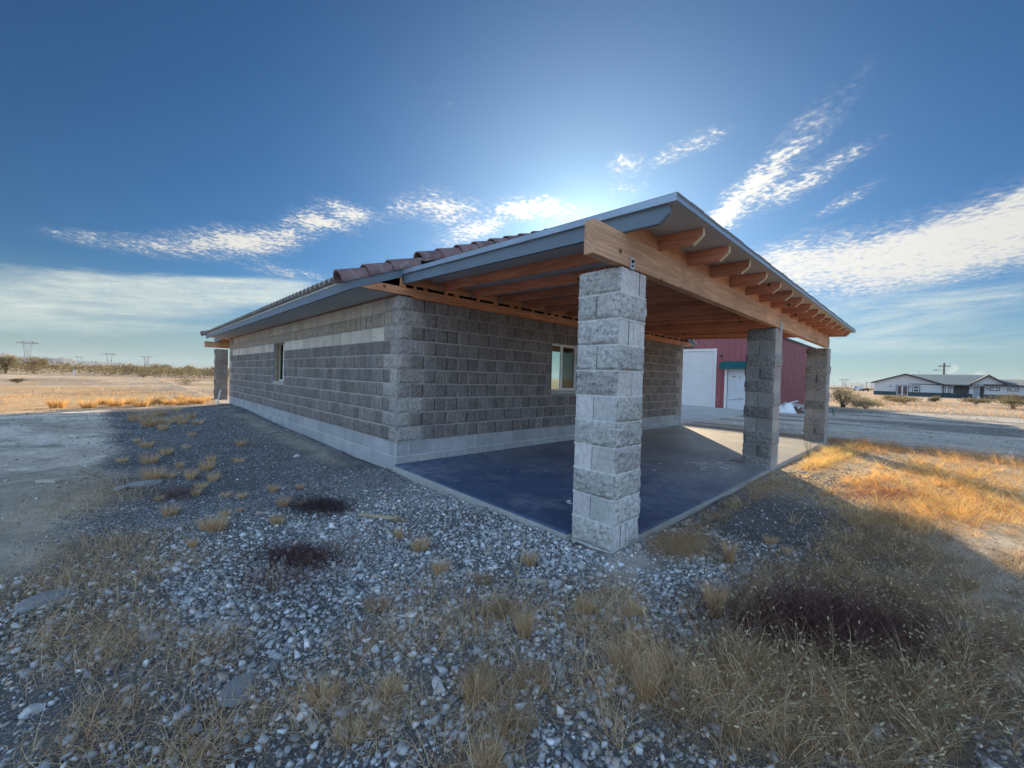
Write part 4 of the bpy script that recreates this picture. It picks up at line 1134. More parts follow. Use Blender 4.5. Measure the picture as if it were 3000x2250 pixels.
# ================================================================== DRY PLANTS
def strands(n, bx, by, length, lean0, lean1, width, cols, azim=None, curl=.6, K=5, z0=None, taper=.25, base_z=None):
    """ribbon strands. lean: angle from vertical at base and tip"""
    length = np.broadcast_to(length, n).astype(float)
    az_ = rng.random(n) * 6.283 if azim is None else azim
    turn = rng.normal(0, curl, n)
    P = np.zeros((n, K, 3)); bz = (ground_z(bx, by) - .004) if base_z is None else base_z
    P[:, 0] = np.stack([bx, by, bz], -1)
    for i in range(1, K):
        t = (i - .5) / (K - 1); th = lean0 + (lean1 - lean0) * t
        a_ = az_ + turn * t
        st = length / (K - 1)
        P[:, i] = P[:, i - 1] + np.stack([np.sin(th) * np.cos(a_), np.sin(th) * np.sin(a_), np.cos(th)], -1) * st[:, None]
    gzz = ground_z(P[..., 0], P[..., 1]) + .003
    if base_z is None: P[:, 1:, 2] = np.maximum(P[:, 1:, 2], gzz[:, 1:] + rng.random((n, 1)) * .012)
    sa_ = rng.random(n) * 3.14159
    S = np.stack([np.cos(sa_), np.sin(sa_), (rng.random(n) - .5) * .8], -1)
    wv = np.linspace(1, taper, K)[None, :] * np.broadcast_to(width, n)[:, None] * .5
    Lf = P - S[:, None] * wv[..., None]; Rt = P + S[:, None] * wv[..., None]
    V = np.stack([Lf, Rt], 2).reshape(n, K * 2, 3)
    q = np.array([(2 * i, 2 * i + 1, 2 * i + 3, 2 * i + 2) for i in range(K - 1)])
    Fq = (q[None] + (np.arange(n) * K * 2)[:, None, None]).reshape(-1, 4)
    C4 = np.concatenate([np.repeat(cols[:, None, :], K * 2, 1), np.ones((n, K * 2, 1))], -1).reshape(-1, 4)
    return V.reshape(-1, 3), Fq, C4, P

def heads(P, cols, size):
    """oblong seed heads at strand tips: elongated octahedra as quads"""
    n = len(P); T_ = P[:, -1]; D = P[:, -1] - P[:, -2]; D /= np.linalg.norm(D, axis=1)[:, None] + 1e-9
    A = np.cross(D, np.array([.3, .2, .93])); A /= np.linalg.norm(A, axis=1)[:, None] + 1e-9; B = np.cross(D, A)
    s_ = size[:, None]; V = []
    for (t, r_) in ((0, .25), (.55, 1.0), (1.5, .95), (2.3, .18)):
        for k_ in range(4):
            a_ = k_ * math.pi / 2
            V.append(T_ + D * t * s_ * 2.0 + (A * math.cos(a_) + B * math.sin(a_)) * r_ * s_)
    V = np.stack(V, 1)
    q = []
    for i in range(3):
        for k_ in range(4): q.append((i * 4 + k_, i * 4 + (k_ + 1) % 4, (i + 1) * 4 + (k_ + 1) % 4, (i + 1) * 4 + k_))
    q.append((12, 13, 14, 15))
    Fq = (np.array(q)[None] + (np.arange(n) * 16)[:, None, None]).reshape(-1, 4)
    C4 = np.concatenate([np.repeat(cols[:, None, :], 16, 1), np.ones((n, 16, 1))], -1).reshape(-1, 4)
    return V.reshape(-1, 3), Fq, C4

PAL = np.array([1.03, .98, .94]) * np.array([(.60, .455, .275), (.68, .53, .35), (.49, .345, .20), (.38, .26, .15), (.70, .575, .41), (.56, .415, .255), (.30, .205, .13), (.58, .465, .315)])
def pal(n, w_=None, k=1.0):
    c_ = PAL[rng.choice(len(PAL), n, p=w_)] * rng.uniform(.75, 1.2, (n, 1)) * k
    return np.clip(c_, .01, .9)
class Acc:
    def __init__(s): s.V = []; s.F = []; s.C = []; s.o = 0
    def add(s, t):
        s.V.append(t[0]); s.F.append(t[1] + s.o); s.C.append(t[2]); s.o += len(t[0])
    def build(s, name, mat): return np_mesh(name, np.concatenate(s.V), np.concatenate(s.F), np.concatenate(s.C), mat)
def gauss_pts(n, cx, cy, sx, sy, ang=0.0):
    p = np.clip(rng.normal(0, 1, (n, 2)), -2.4, 2.4) * (sx, sy); a_ = ang
    return cx + p[:, 0] * math.cos(a_) - p[:, 1] * math.sin(a_), cy + p[:, 0] * math.sin(a_) + p[:, 1] * math.cos(a_)
def keep(x, y):
    return ~((x > -.05) & (x < SLX + .05) & (y > SLY - .03) & (y < 15.4))

# lying straw mats, left and centre foreground
acc = Acc()
MATS = [(-2.76, -.89, .25, .22, 1400), (-2.95, -1.40, .22, .25, 1300), (-2.50, -1.51, .22, .14, 700), (-2.85, -2.07, .20, .22, 1300), (-2.70, -2.40, .16, .16, 900),
        (-2.42, -2.72, .14, .16, 700), (-2.78, .75, .25, .35, 900), (-2.50, -3.30, .16, .14, 900), (-2.78, -2.95, .12, .14, 600), (-2.45, 1.4, .35, .25, 400), (-3.15, .3, .3, .3, 500),
        (-1.15, -3.45, .24, .24, 1500), (-1.45, -3.35, .18, .12, 500), (-1.75, -3.15, .20, .12, 600), (-1.35, -2.9, .22, .12, 400), (-.75, -3.85, .22, .20, 1500), (-1.55, -3.85, .16, .12, 900), (-1.95, -3.60, .12, .12, 700), (-1.85, -4.02, .12, .10, 500),
        (-.95, -4.2, .15, .13, 1200), (-2.15, -3.38, .12, .12, 500), (-1.30, -4.05, .14, .10, 400), (-.45, -3.75, .14, .12, 500), (-1.95, -2.2, .3, .16, 300), (-1.3, -1.9, .3, .12, 150)]
for (cx, cy, sx, sy, n) in MATS:
    n = int(n * .80); sx *= .85; sy *= .85
    x, y = gauss_pts(n, cx, cy, sx, sy); k = keep(x, y); x, y = x[k], y[k]; n = len(x)
    acc.add(strands(n, x, y, rng.uniform(.05, .22, n), rng.uniform(.4, 1.4, n), rng.uniform(1.3, 1.9, n), rng.uniform(.0016, .0034, n), pal(n, k=1.15), curl=1.3))
    m_ = n // 6
    x, y = gauss_pts(m_, cx, cy, sx * .9, sy * .9); k = keep(x, y); x, y = x[k], y[k]; m_ = len(x)
    acc.add(strands(m_, x, y, rng.uniform(.06, .20, m_), rng.uniform(0, .5, m_), rng.uniform(.3, 1.2, m_), rng.uniform(.0018, .0032, m_), pal(m_, k=1.3), curl=.8))
o = acc.build('straw_mat', M_STRAW); tag(o, 'tangled mats of flattened dry straw over the gravel', kind='stuff')

# standing seed-head grass of the right foreground
acc = Acc()
def seedgrass(n, cx, cy, sx, sy, ang, hlen, hd, kcol=.85, lean=(0.1, .9)):
    # low tangled litter below, fountain clumps above
    nl = int(n * .62)
    x, y = gauss_pts(nl, cx, cy, sx, sy, ang); k = keep(x, y) & (np.hypot(x - CAM[0], y - CAM[1]) > .75); x, y = x[k], y[k]; m_ = len(x)
    acc.add(strands(m_, x, y, rng.uniform(hlen * .35, hlen * .9, m_), rng.uniform(.5, 1.4, m_), rng.uniform(1.2, 1.9, m_), rng.uniform(.0013, .0026, m_), pal(m_, k=kcol * .95), curl=1.3)[:3])
    nc = max(3, n // 75); px, py = gauss_pts(nc, cx, cy, sx, sy, ang)
    ci = rng.integers(0, nc, int(n * .46)); a_ = rng.random(len(ci)) * 6.283; rr_ = np.abs(rng.normal(0, .028, len(ci))) * (1 + hlen * 2)
    x = px[ci] + rr_ * np.cos(a_); y = py[ci] + rr_ * np.sin(a_); k = keep(x, y) & (np.hypot(x - CAM[0], y - CAM[1]) > .75)
    x, y, a_, ci = x[k], y[k], a_[k], ci[k]; m_ = len(x)
    if m_ == 0: return
    wind = rng.random(nc)[ci] * 6.283; ch = rng.uniform(.6, 1.35, nc)[ci]; ck = (.45 + 1.0 * rng.random(nc) ** .9)[ci]
    aa_ = np.where(rng.random(m_) < .5, a_, wind) + rng.normal(0, .4, m_)
    t = strands(m_, x, y, rng.uniform(hlen * .5, hlen * 1.25, m_) * ch, rng.uniform(.05, .95, m_), rng.uniform(.8, 1.8, m_), rng.uniform(.0016, .0030, m_), pal(m_, k=kcol * 1.25) * ck[:, None], azim=aa_, curl=.5, K=6)
    acc.add(t[:3])
    hm = rng.random(m_) < hd * 1.0
    if hm.any():
        c_ = np.clip(np.array([(.60, .53, .36)]) * rng.uniform(.6, 1.35, (hm.sum(), 1)), 0, .85)
        acc.add(heads(t[3][hm], c_, rng.uniform(.0030, .0048, hm.sum())))
for (cx, cy, sx, sy, ang, n, hl, hd, kc) in (
        (-.05, -4.36, .28, .14, -.5, 2800, .18, .10, .72), (.85, -4.50, .30, .10, -.4, 1500, .17, .08, .62), (-.50, -4.60, .22, .14, -.4, 2600, .19, .11, .75), (-.95, -4.45, .22, .14, -.3, 2200, .20, .10, .80),
        (.85, -4.95, .45, .2, -.6, 4200, .17, .12, .60), (1.4, -4.95, .6, .25, -.5, 4200, .18, .10, .60), (-.35, -4.85, .30, .16, -.6, 3200, .18, .12, .70), (-.9, -4.72, .2, .1, -.6, 1600, .18, .12, .8),
        (-.15, -5.15, .35, .16, -.6, 3600, .18, .14, .70), (.6, -5.55, .4, .16, -.6, 2600, .17, .14, .66), (-.6, -4.98, .2, .12, -.6, 1800, .18, .14, .75), (.35, -5.25, .4, .16, -.6, 2600, .17, .12, .66), (1.1, -5.5, .5, .2, -.6, 2400, .17, .12, .66), (2.1, -4.85, .55, .13, -.3, 3600, .18, .05, .72), (2.9, -4.72, .45, .13, -.35, 2600, .18, .03, .80),
        (2.2, -5.4, .6, .25, -.5, 3000, .18, .08, .7), (1.35, -3.66, .32, .07, 0, 900, .16, 0, .66), (2.2, -3.64, .40, .07, 0, 900, .16, 0, .7), (3.4, -3.66, .45, .08, 0, 900, .17, 0, .75), (3.9, -3.95, .3, .12, -.2, 500, .15, 0, .75)):
    seedgrass(int(n * 1.0), cx, cy, sx, sy, ang, hl, hd, kc * 1.15)
# sunlit golden grass further right; warm sun colour multiplied into its palette
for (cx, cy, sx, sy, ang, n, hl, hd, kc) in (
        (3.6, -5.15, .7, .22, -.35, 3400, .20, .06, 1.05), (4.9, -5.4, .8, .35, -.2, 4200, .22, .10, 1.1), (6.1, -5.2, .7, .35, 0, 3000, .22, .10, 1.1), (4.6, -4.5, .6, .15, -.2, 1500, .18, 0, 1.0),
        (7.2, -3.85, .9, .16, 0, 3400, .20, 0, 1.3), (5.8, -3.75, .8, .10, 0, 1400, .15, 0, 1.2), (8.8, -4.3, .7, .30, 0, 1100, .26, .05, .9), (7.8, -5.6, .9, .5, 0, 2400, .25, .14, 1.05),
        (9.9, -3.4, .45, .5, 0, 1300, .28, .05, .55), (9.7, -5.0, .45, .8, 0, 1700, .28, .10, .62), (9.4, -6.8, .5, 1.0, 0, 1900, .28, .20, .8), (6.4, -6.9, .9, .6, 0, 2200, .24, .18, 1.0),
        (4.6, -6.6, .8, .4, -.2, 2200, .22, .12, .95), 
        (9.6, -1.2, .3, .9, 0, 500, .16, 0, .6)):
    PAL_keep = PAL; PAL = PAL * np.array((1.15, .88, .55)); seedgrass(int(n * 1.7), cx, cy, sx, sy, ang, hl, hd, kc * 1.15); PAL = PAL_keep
o = acc.build('seed_grass', M_STRAW); tag(o, 'dense dry grass with pale oblong seed heads right of the porch', kind='stuff')
# low field grass, sunlit ground beyond the shadow on the left and right
acc = Acc()
n = 9000; x = rng.uniform(-9, -.3, n); y = rng.uniform(11.8, 24, n)
k = (fbm(x * .5, y, 1.6, 88, 3) > .53) | ((y < 15) & (x > -4.5) & (rng.random(n) < .55) & (fbm(x, y, .8, 89) > .42)); x, y = x[k], y[k]; n = len(x)
acc.add(strands(n, x, y, rng.uniform(.06, .22, n), rng.uniform(.1, .9, n), rng.uniform(.5, 1.5, n), .006, pal(n, k=1.25) * np.array((1.15, .95, .7)), K=4))
n = 16000; x = rng.uniform(22, 95, n) ** 1.0; y = rng.uniform(-50, 4, n)
k = (fbm(x * .6, y, 4.0, 90, 4) > .52) & ((x > 30) | (y < -8.5)); x, y = x[k], y[k]; n = len(x)
acc.add(strands(n, x, y, rng.uniform(.10, .30, n), rng.uniform(.1, .8, n), rng.uniform(.5, 1.4, n), .03, pal(n, k=1.1) * np.array((1.1, .92, .75)), K=3))
n = 12000; x = rng.uniform(-60, 25, n); y = rng.uniform(20, 70, n)
k = (fbm(x * .35, y, 3.6, 92, 4) > .54); x, y = x[k], y[k]; n = len(x)
acc.add(strands(n, x, y, rng.uniform(.08, .26, n), rng.uniform(.1, .9, n), rng.uniform(.5, 1.4, n), .022, pal(n, k=1.05) * np.array((1.1, .92, .75)), K=3))
o = acc.build('field_grass', M_STRAW); tag(o, 'sparse golden grass across the open desert field', kind='stuff')

# single tufts: five meshes, then copies
def tuft_mesh(name, n, hl, spread, lean, kcol, wd=.0020, seedy=0.0):
    a_ = rng.random(n) * 6.283; rr = spread * np.sqrt(rng.random(n)); bx, by = rr * np.cos(a_), rr * np.sin(a_)
    ln = rng.uniform(hl * .45, hl, n)
    t = strands(n, bx, by, ln, rng.uniform(.0, lean * .5, n) , rng.uniform(lean * .4, lean * 1.6, n), wd, pal(n, k=kcol), azim=a_ + rng.normal(0, .5, n), curl=.5, base_z=np.full(n, -.01))
    return t
def tuft_obj(t):
    return np_mesh('grass_tuft', t[0], t[1], t[2], M_STRAW)
TUFTS = [(tuft_mesh('a', 300, .15, .045, .7, 1.35, .0030), None), (tuft_mesh('b', 380, .18, .06, .9, 1.25, .0030), None), (tuft_mesh('c', 260, .13, .05, 1.1, 1.4, .0030), None), (tuft_mesh('d', 420, .26, .035, .45, 1.2, .0026), None), (tuft_mesh('e', 520, .17, .07, 1.2, .9), None)]
PAL_keep = PAL; PAL = PAL * np.array((1.1, .95, .66)); TUFTS.append((tuft_mesh('f', 420, .20, .08, 1.0, 1.35, .006), None)); PAL = PAL_keep  # straw palette tinted with warm sunlight for the tufts beyond the house shadow
protos = [None] * 6
def tuft(kind, x, y, s_, label, group):
    if protos[kind] is None:
        protos[kind] = tuft_obj(TUFTS[kind][0]); o = protos[kind]
    else:
        o = protos[kind].copy(); COL.objects.link(o)
    o.location = (x, y, gz(x, y)); o.rotation_euler = (0, 0, random.random() * 6.28); o.scale = (s_, s_, s_ * random.uniform(.85, 1.15))
    for q in ('label', 'category', 'group'):
        if q in o: del o[q]
    return tag(o, label, 'grass tuft', group)
TL = [(-2.43, 3.91, 1), (-2.22, 3.11, 1.1), (-2.44, 2.44, 1.2), (-2.16, 1.87, .8), (-2.11, 1.11, 1.1), (-1.92, .87, 1.0), (-1.9, 1.57, .9), (-1.8, 2.03, .9), (-1.5, 1.87, .9), (-1.75, 4.89, .9), (-1.45, 6.85, 1), (-2.45, 1.37, 1.2), (-2.29, 1.39, .8), (-2.14, .35, .7),
      (-2.07, .64, .8), (-1.91, .13, .75), (-1.79, 0, .7), (-1.48, .02, .65), (-1.23, -.09, .6), (-1.38, -.66, .6), (-1.7, -1.04, .65), (-2.13, -.9, .9), (-2.17, -.82, 1.1), (-2.32, -1.18, .6), (-1.53, -.58, .7), (-2.02, -.6, .55), (-1.9, -.53, .5), (-2.39, -.24, .7), (-2.44, .34, .6),
      (-2.18, 7.1, 1.1), (-1.71, 8.31, 1.1), (-1.99, 9.33, 1.1), (-1.72, 7.0, 1.1), (-2.32, 6.87, 1.2), (-1.96, 7.49, 1.3), (-1.45, 8.16, 1.0), (-2.54, 4.74, .8), (-1.94, 3.57, .9), (-2.72, 2.77, .9), (-1.21, 3.35, .9), (-2.5, 8.3, 1.2), (-2.2, 8.9, 1.3), (-1.6, 10.2, 1.2), (-2.1, 6.2, 1.0)]
ORD = ['nearest', 'second nearest', 'third nearest', 'fourth nearest', 'fifth nearest', 'sixth nearest', 'seventh nearest', 'eighth nearest', 'ninth nearest', 'tenth nearest', 'eleventh nearest', 'twelfth nearest', 'thirteenth nearest', 'fourteenth nearest', 'fifteenth nearest', 'sixteenth nearest', 'seventeenth nearest', 'eighteenth nearest']
def cdist(p): return math.hypot(p[0] - CAM[0], p[1] - CAM[1])
def tset(pts, text, group, kinds, size):
    """pts split by side so that each label is found by its side and its order from the camera"""
    pts = sorted(pts, key=cdist)
    for i, p in enumerate(pts):
        tuft(kinds[i % len(kinds)], p[0], p[1], (p[2] if len(p) > 2 else 1.0) * size * random.uniform(.9, 1.1), text % ORD[i], group)
far_ = [p for p in TL if p[1] > 6]; mid_ = [p for p in TL if .6 < p[1] <= 6]; nr_ = [p for p in TL if p[1] <= .6]
tset(far_, 'pale straw tuft just before the shadow edge, %s the camera', 'straw tufts in the far gravel cluster', [0, 1, 2], 1.5)
tset([p for p in mid_ if p[0] < -2.1], 'straw tuft on the sandy side of the dark gravel, %s the camera', 'straw tufts on the dark gravel', [0, 1, 2], 1.0)
tset([p for p in mid_ if p[0] >= -2.1], 'straw tuft on the wall side of the dark gravel, %s the camera', 'straw tufts on the dark gravel', [2, 0, 1], 1.0)
tset([p for p in nr_ if p[0] < -1.95], 'small straw tuft left of the two dark red weeds, %s the camera', 'straw tufts on the middle gravel', [0, 1, 2], 1.0)
tset([p for p in nr_ if p[0] >= -1.95], 'small straw tuft above the two dark red weeds, %s the camera', 'straw tufts on the middle gravel', [1, 2, 0], 1.0)
for (x_, y_, s_, k_, lb) in ((-1.03, -2.03, .6, 0, 'short upright straw tuft alone on gravel in front of the blue slab'), (-1.02, -2.36, .8, 1, 'spreading straw tuft on gravel halfway along the blue slab edge'), (-.86, -1.67, .5, 4, 'tiny brown tuft on gravel just below the wooden stake'), (-.55, -3.09, .7, 1, 'dull straw tuft behind the tall dead stem left of the near column')):
    tuft(k_, x_, y_, s_, lb, None)
FG = [(-.96, -3.05), (-1.11, -2.77), (-1.63, -2.89), (-1.1, -3.41), (-.73, -3.72), (-.77, -4.07), (-.98, -4.13), (-1.61, -3.79), (-1.38, -3.91), (-1.54, -3.75), (-2.08, -3.62), (-1.62, -4.03), (-1.78, -4.06), (-2.1, -3.37), (-1.86, -3.52), (-.51, -3.94)]
tset([p for p in FG if p[0] < -1.5], 'bristly straw tuft left of centre in the foreground gravel, %s the camera', 'straw tufts in the foreground gravel', [1, 4, 2], .72)
tset([p for p in FG if p[0] >= -1.5], 'bristly straw tuft in gravel below the near column, %s the camera', 'straw tufts in the foreground gravel', [4, 1, 2], .72)
tuft(3, .67, -4.06, .80, 'tall upright straw tuft right of the near column', None)
tuft(3, -1.17, -3.65, .75, 'tall slim pale straw tuft in the centre foreground', None)
tuft(3, -.19, -4.26, .95, 'tall pale straw clump where the gravel meets the right foreground weeds', None)
tuft(3, -1.10, -4.30, .8, 'pale leaning straw clump at the bottom edge right of centre', None)
tuft(1, 1.31, -4.18, .6, 'small round straw tuft on the dark gravel right of the dark round rock', None)
tuft(2, 1.22, -4.32, .6, 'pale round straw tuft closest to the dark round rock', None)
tset([(-.9, 13.2), (-1.6, 13.0), (-2.3, 12.7), (-1.2, 13.6), (-2.9, 13.4), (-3.5, 13.0), (-.5, 13.9), (-1.9, 13.8), (-2.6, 14.1), (-4.2, 13.6), (-3.2, 14.4), (-1.0, 14.5), (-1.3, 12.6), (-.8, 12.8)], 'golden sunlit straw tuft beyond the house shadow, %s the camera', 'sunlit tufts beyond the house shadow', [5], 1.7)
# big dry mound of grass right beside the near column
acc = Acc()
n = 3200; x, y = gauss_pts(n, .62, -3.72, .17, .10, -.1); k = keep(x, y) & (y > -4.05); x, y = x[k], y[k]; n = len(x)
acc.add(strands(n, x, y, rng.uniform(.10, .26, n), rng.uniform(0, .8, n), rng.uniform(1.2, 2.3, n), rng.uniform(.0012, .0022, n), pal(n, k=.95), curl=.8, K=6))
o = acc.build('dry_bush', M_STRAW); tag(o, 'dense brown mound of dry grass beside the foot of the near column', 'dry bush')
# dark red dead weeds
def weed(cx, cy, sx, sy, ang, n, h_, cbase, label):
    acc = Acc(); x, y = gauss_pts(n, cx, cy, sx, sy, ang)
    c_ = np.array([cbase]) * rng.uniform(.6, 1.5, (n, 1))
    acc.add(strands(n, x, y, rng.uniform(h_ * .5, h_ * 1.3, n), rng.uniform(.2, 1.2, n), rng.uniform(.9, 1.9, n), rng.uniform(.0012, .0026, n), c_, curl=1.5, K=5))
    m_ = n // 14; x, y = gauss_pts(m_, cx, cy, sx * 1.1, sy * 1.1, ang)
    acc.add(strands(m_, x, y, rng.uniform(h_, h_ * 1.7, m_), rng.uniform(.0, 1.0, m_), rng.uniform(.4, 1.5, m_), rng.uniform(.003, .0048, m_), np.array([cbase]) * rng.uniform(1.1, 2.2, (m_, 1)), curl=.9, K=5))
    o = acc.build('dead_weed', M_WEED); return tag(o, label, 'dead weed')
weed(-1.26, -.88, .10, .17, .5, 2600, .13, (.060, .040, .042), 'dark reddish dead weed patch on gravel farthest up toward the house corner')
weed(-1.76, -1.95, .10, .17, .55, 2600, .12, (.075, .042, .042), 'reddish brown dead weed patch on gravel in the left middle foreground')
weed(-2.0, -2.22, .10, .16, .5, 1300, .08, (.10, .06, .06), 'thin greyish red dead weed patch just in front of the reddish one')
weed(.12, -4.72, .30, .16, -.75, 8000, .19, (.085, .040, .036), 'large dark red dead weed mass in the right foreground grass')
weed(-2.30, .45, .10, .13, 0, 900, .12, (.13, .09, .08), 'sparse brown dead weed on gravel by the sandy ground')
weed(4.2, -4.75, .35, .14, -.4, 1600, .14, (.34, .13, .07), 'rusty orange dead weed patch in the sunlit grass right of the porch')
# tall dead stems
mb = MB()
def stem(P, r0_, r1_, col): mb.tube(P, list(np.linspace(r0_, r1_, len(P))), 5, (*col, 1))
g_ = gz(-.72, -3.14); SC_ = (.50, .44, .30)
stem([(-.74, -3.16, g_), (-.67, -3.13, g_ + .10), (-.62, -3.10, g_ + .20), (-.60, -3.08, g_ + .30)], .005, .002, SC_)
stem([(-.74, -3.16, g_), (-.74, -3.13, g_ + .07), (-.72, -3.09, g_ + .18)], .004, .0015, SC_)
stem([(-.67, -3.13, g_ + .10), (-.64, -3.16, g_ + .16), (-.62, -3.17, g_ + .22)], .003, .0012, SC_)
stem([(-.74, -3.16, g_), (-.86, -3.24, g_ + .05), (-1.0, -3.28, g_ + .02)], .005, .002, SC_)
stem([(-.86, -3.24, g_ + .05), (-.95, -3.18, g_ + .06), (-1.06, -3.20, g_ + .03)], .003, .001, SC_)
stem([(-.74, -3.16, g_), (-.82, -3.33, g_ + .04), (-.90, -3.42, g_ + .01)], .004, .0015, SC_)
o = mb.build('dried_forb', M_STRAW, None); tag(o, 'tall pale forked dead stem standing in gravel left of the near column', 'dead plant')
mb = MB(); x_, y_ = -1.05, 3.05; g_ = gz(x_, y_)
for i in range(9):
    a_ = i * .75; stem([(x_, y_, g_), (x_ + .10 * math.cos(a_), y_ + .10 * math.sin(a_), g_ + .12), (x_ + .26 * math.cos(a_ + .3), y_ + .26 * math.sin(a_ + .3), g_ + .22)], .005, .0015, (.38, .33, .26))
o = mb.build('dried_forb', M_STRAW, None); tag(o, 'bare twiggy dead shrub on dark gravel near the left wall', 'dead plant')
mb = MB(); x_, y_ = 6.6, -3.25
for i in range(6):
    a_ = i * 1.05; stem([(x_, -3.52, gz(6.6, -3.52)), (x_ + .10 * math.cos(a_), -3.52 + .05 * math.sin(a_), .16), (x_ + .20 * math.cos(a_ + .3), -3.52 + .1 * math.sin(a_), .34)], .004, .0012, (.34, .28, .2))
o = mb.build('dried_forb', M_STRAW, None); tag(o, 'thin dead stalks at the sunlit slab edge between the right columns', 'dead plant')

# ================================================================== RED BARN
BX, BY, BXE, BYE, BH = 20.75, 1.2, 34.9, 17.0, 4.06
barn = empty('metal_barn', (BX, BY, -.1), 'large dark red ribbed metal barn with white roll-up door behind the block house', 'barn')
M_RED = vmat('red_metal', (.27, .075, .09), .42, n1=(1.2, .10), n2=(14, .06), bump=None, spec=.5, stain=(2.2, .58, .75, .30, (.42, .22, .20)))
M_WHITE = vmat('white_paint', (.68, .69, .70), .5, n1=(2, .05), n2=(30, .05), bump=None)
M_DOORW = vmat('door_paint', (.56, .60, .64), .5, n1=(2, .08), n2=(9, .08), bump=None, stain=(5, .56, .72, .35, (.50, .52, .54)))
M_TRIMK = vmat('dark_trim', (.045, .05, .06), .6, bump=None)
def ribbed(mb, p0, p1, N, z0, z1, pitch=.305, rib=.028, r0_=.80):
    P0 = np.array(p0, float); P1 = np.array(p1, float); Ln = np.linalg.norm(P1 - P0); D = (P1 - P0) / Ln; N = np.array(N, float)
    pts = []; u = 0.0
    while u < Ln:
        for (du, d_) in ((0, 0), (pitch * .34, 0), (pitch * .40, .006), (pitch * .46, 0), (pitch * r0_, 0), (pitch * (r0_ + .08), rib), (pitch * .94, rib)):
            if u + du <= Ln: pts.append(P0 + D * (u + du) + N * d_)
        u += pitch
    pts.append(P1)
    n_ = len(pts); vs = [(p[0], p[1], z0) for p in pts] + [(p[0], p[1], z1) for p in pts]
    mb.mesh(vs, [(i, i + 1, n_ + i + 1, n_ + i) for i in range(n_ - 1)], (1, 1, 1, 0))
# front wall in pieces round the two doors
RD0, RD1, RDT = 3.26, 6.32, 3.04; MD0, MD1, MDT = 1.62, 2.56, 2.04
mb = MB()
ribbed(mb, (BX, BY, 0), (BX, MD0 - .0, 0), (-1, 0, 0), -.12, BH); ribbed(mb, (BX, MD0, 0), (BX, MD1, 0), (-1, 0, 0), MDT, BH)
ribbed(mb, (BX, MD1, 0), (BX, RD0, 0), (-1, 0, 0), -.12, BH); ribbed(mb, (BX, RD0, 0), (BX, RD1, 0), (-1, 0, 0), RDT, BH); ribbed(mb, (BX, RD1, 0), (BX, BYE, 0), (-1, 0, 0), -.12, BH)
mb.mesh([(BX, BY, BH), (BX, BYE, BH), (BX, (BY + BYE) / 2, BH + .24)], [(0, 1, 2)], (1, 1, 1, 0))
mb.build('front_wall', M_RED, barn, fix=False)
mb = MB(); ribbed(mb, (BX, BY, 0), (BXE, BY, 0), (0, -1, 0), -.12, BH, pitch=.36, rib=.10, r0_=.55); mb.build('side_wall', M_RED, barn, fix=False)
mb = MB(); mb.box(BXE - .05, BXE, BY + .02, BYE, -.1, BH); mb.build('back_wall', M_RED, barn)
mb = MB(); mb.box(BX + .02, BXE - .05, BYE - .05, BYE, -.1, BH); mb.build('north_wall', M_RED, barn)
mb = MB(); ym = (BY + BYE) / 2
mb.prism([(BY - .10, BH + .0), (ym, BH + .25), (BYE + .10, BH + .0), (BYE + .10, BH + .05), (ym, BH + .31), (BY - .10, BH + .05)], 'x', BX - .12, BXE + .12)
mb.build('roof', vmat('galvanised_roof', (.50, .52, .54), .4, metal=.3, bump=None), barn)
mb = MB(); mb.box(BX - .045, BX + .03, BY - .045, BY + .03, -.12, BH); mb.build('corner_trim', M_RED, barn)
mb = MB(); mb.box(BX - .12, BXE + .12, BY - .14, BY - .102, BH - .05, BH + .06); mb.build('gutter', M_TRIMK, barn)
mb = MB()
for k in range(30):
    z0 = -.10 + k * .1046; z1 = z0 + .1046
    mb.mesh([(BX + .02, RD0, z0), (BX + .02, RD1, z0), (BX + .004, RD1, z0 + .035), (BX + .004, RD0, z0 + .035), (BX + .001, RD0, z0 + .075), (BX + .001, RD1, z0 + .075), (BX + .022, RD1, z1), (BX + .022, RD0, z1)], [(0, 1, 2, 3), (3, 2, 5, 4), (4, 5, 6, 7)], (1, 1, 1, 0))
mb.build('roll_up_door', M_WHITE, barn, fix=False)
mb = MB()
mb.box(BX - .05, BX + .03, RD0 - .13, RD0, -.11, RDT + .12); mb.box(BX - .05, BX + .03, RD1, RD1 + .13, -.11, RDT + .12); mb.box(BX - .05, BX + .03, RD0, RD1, RDT, RDT + .12)
mb.build('door_frame', M_WHITE, barn)
mb = MB(); mb.box(BX - .01, BX + .03, MD0 + .002, MD1 - .03, -.09, MDT - .01); dr = mb.build('door', M_DOORW, barn)
mb = MB(); mb.box(BX - .018, BX - .0105, 2.03, 2.41, 1.40, 1.675); sg = mb.build('sign', M_WHITE, dr)
tag(sg, 'white notice with a dark heading line and small dark picture')
mb = MB()
for (y0, y1, z0, z1) in ((2.13, 2.34, 1.612, 1.645), (2.08, 2.17, 1.555, 1.575), (2.10, 2.14, 1.535, 1.555), (2.20, 2.34, 1.565, 1.571), (2.20, 2.30, 1.545, 1.551), (2.08, 2.36, 1.455, 1.460), (2.08, 2.36, 1.435, 1.440)):
    mb.box(BX - .0205, BX - .0185, y0, y1, z0, z1)
mb.build('print', M_TRIMK, dr)
mb = MB(); mb.box(BX - .016, BX - .0105, 1.90, 2.02, 1.40, 1.67); mb.build('blank_plate', vmat('faded_plate', (.46, .50, .52), .6, bump=None), dr)
mb = MB(); mb.box(BX - .016, BX - .0105, -.36, .36, -.035, .035, M=Matrix.Translation((0, 2.1, .42)) @ Matrix.Rotation(-.16, 4, 'X')); mb.build('scuff_plate', vmat('grey_scuff', (.36, .38, .40), .7, bump=None), dr)
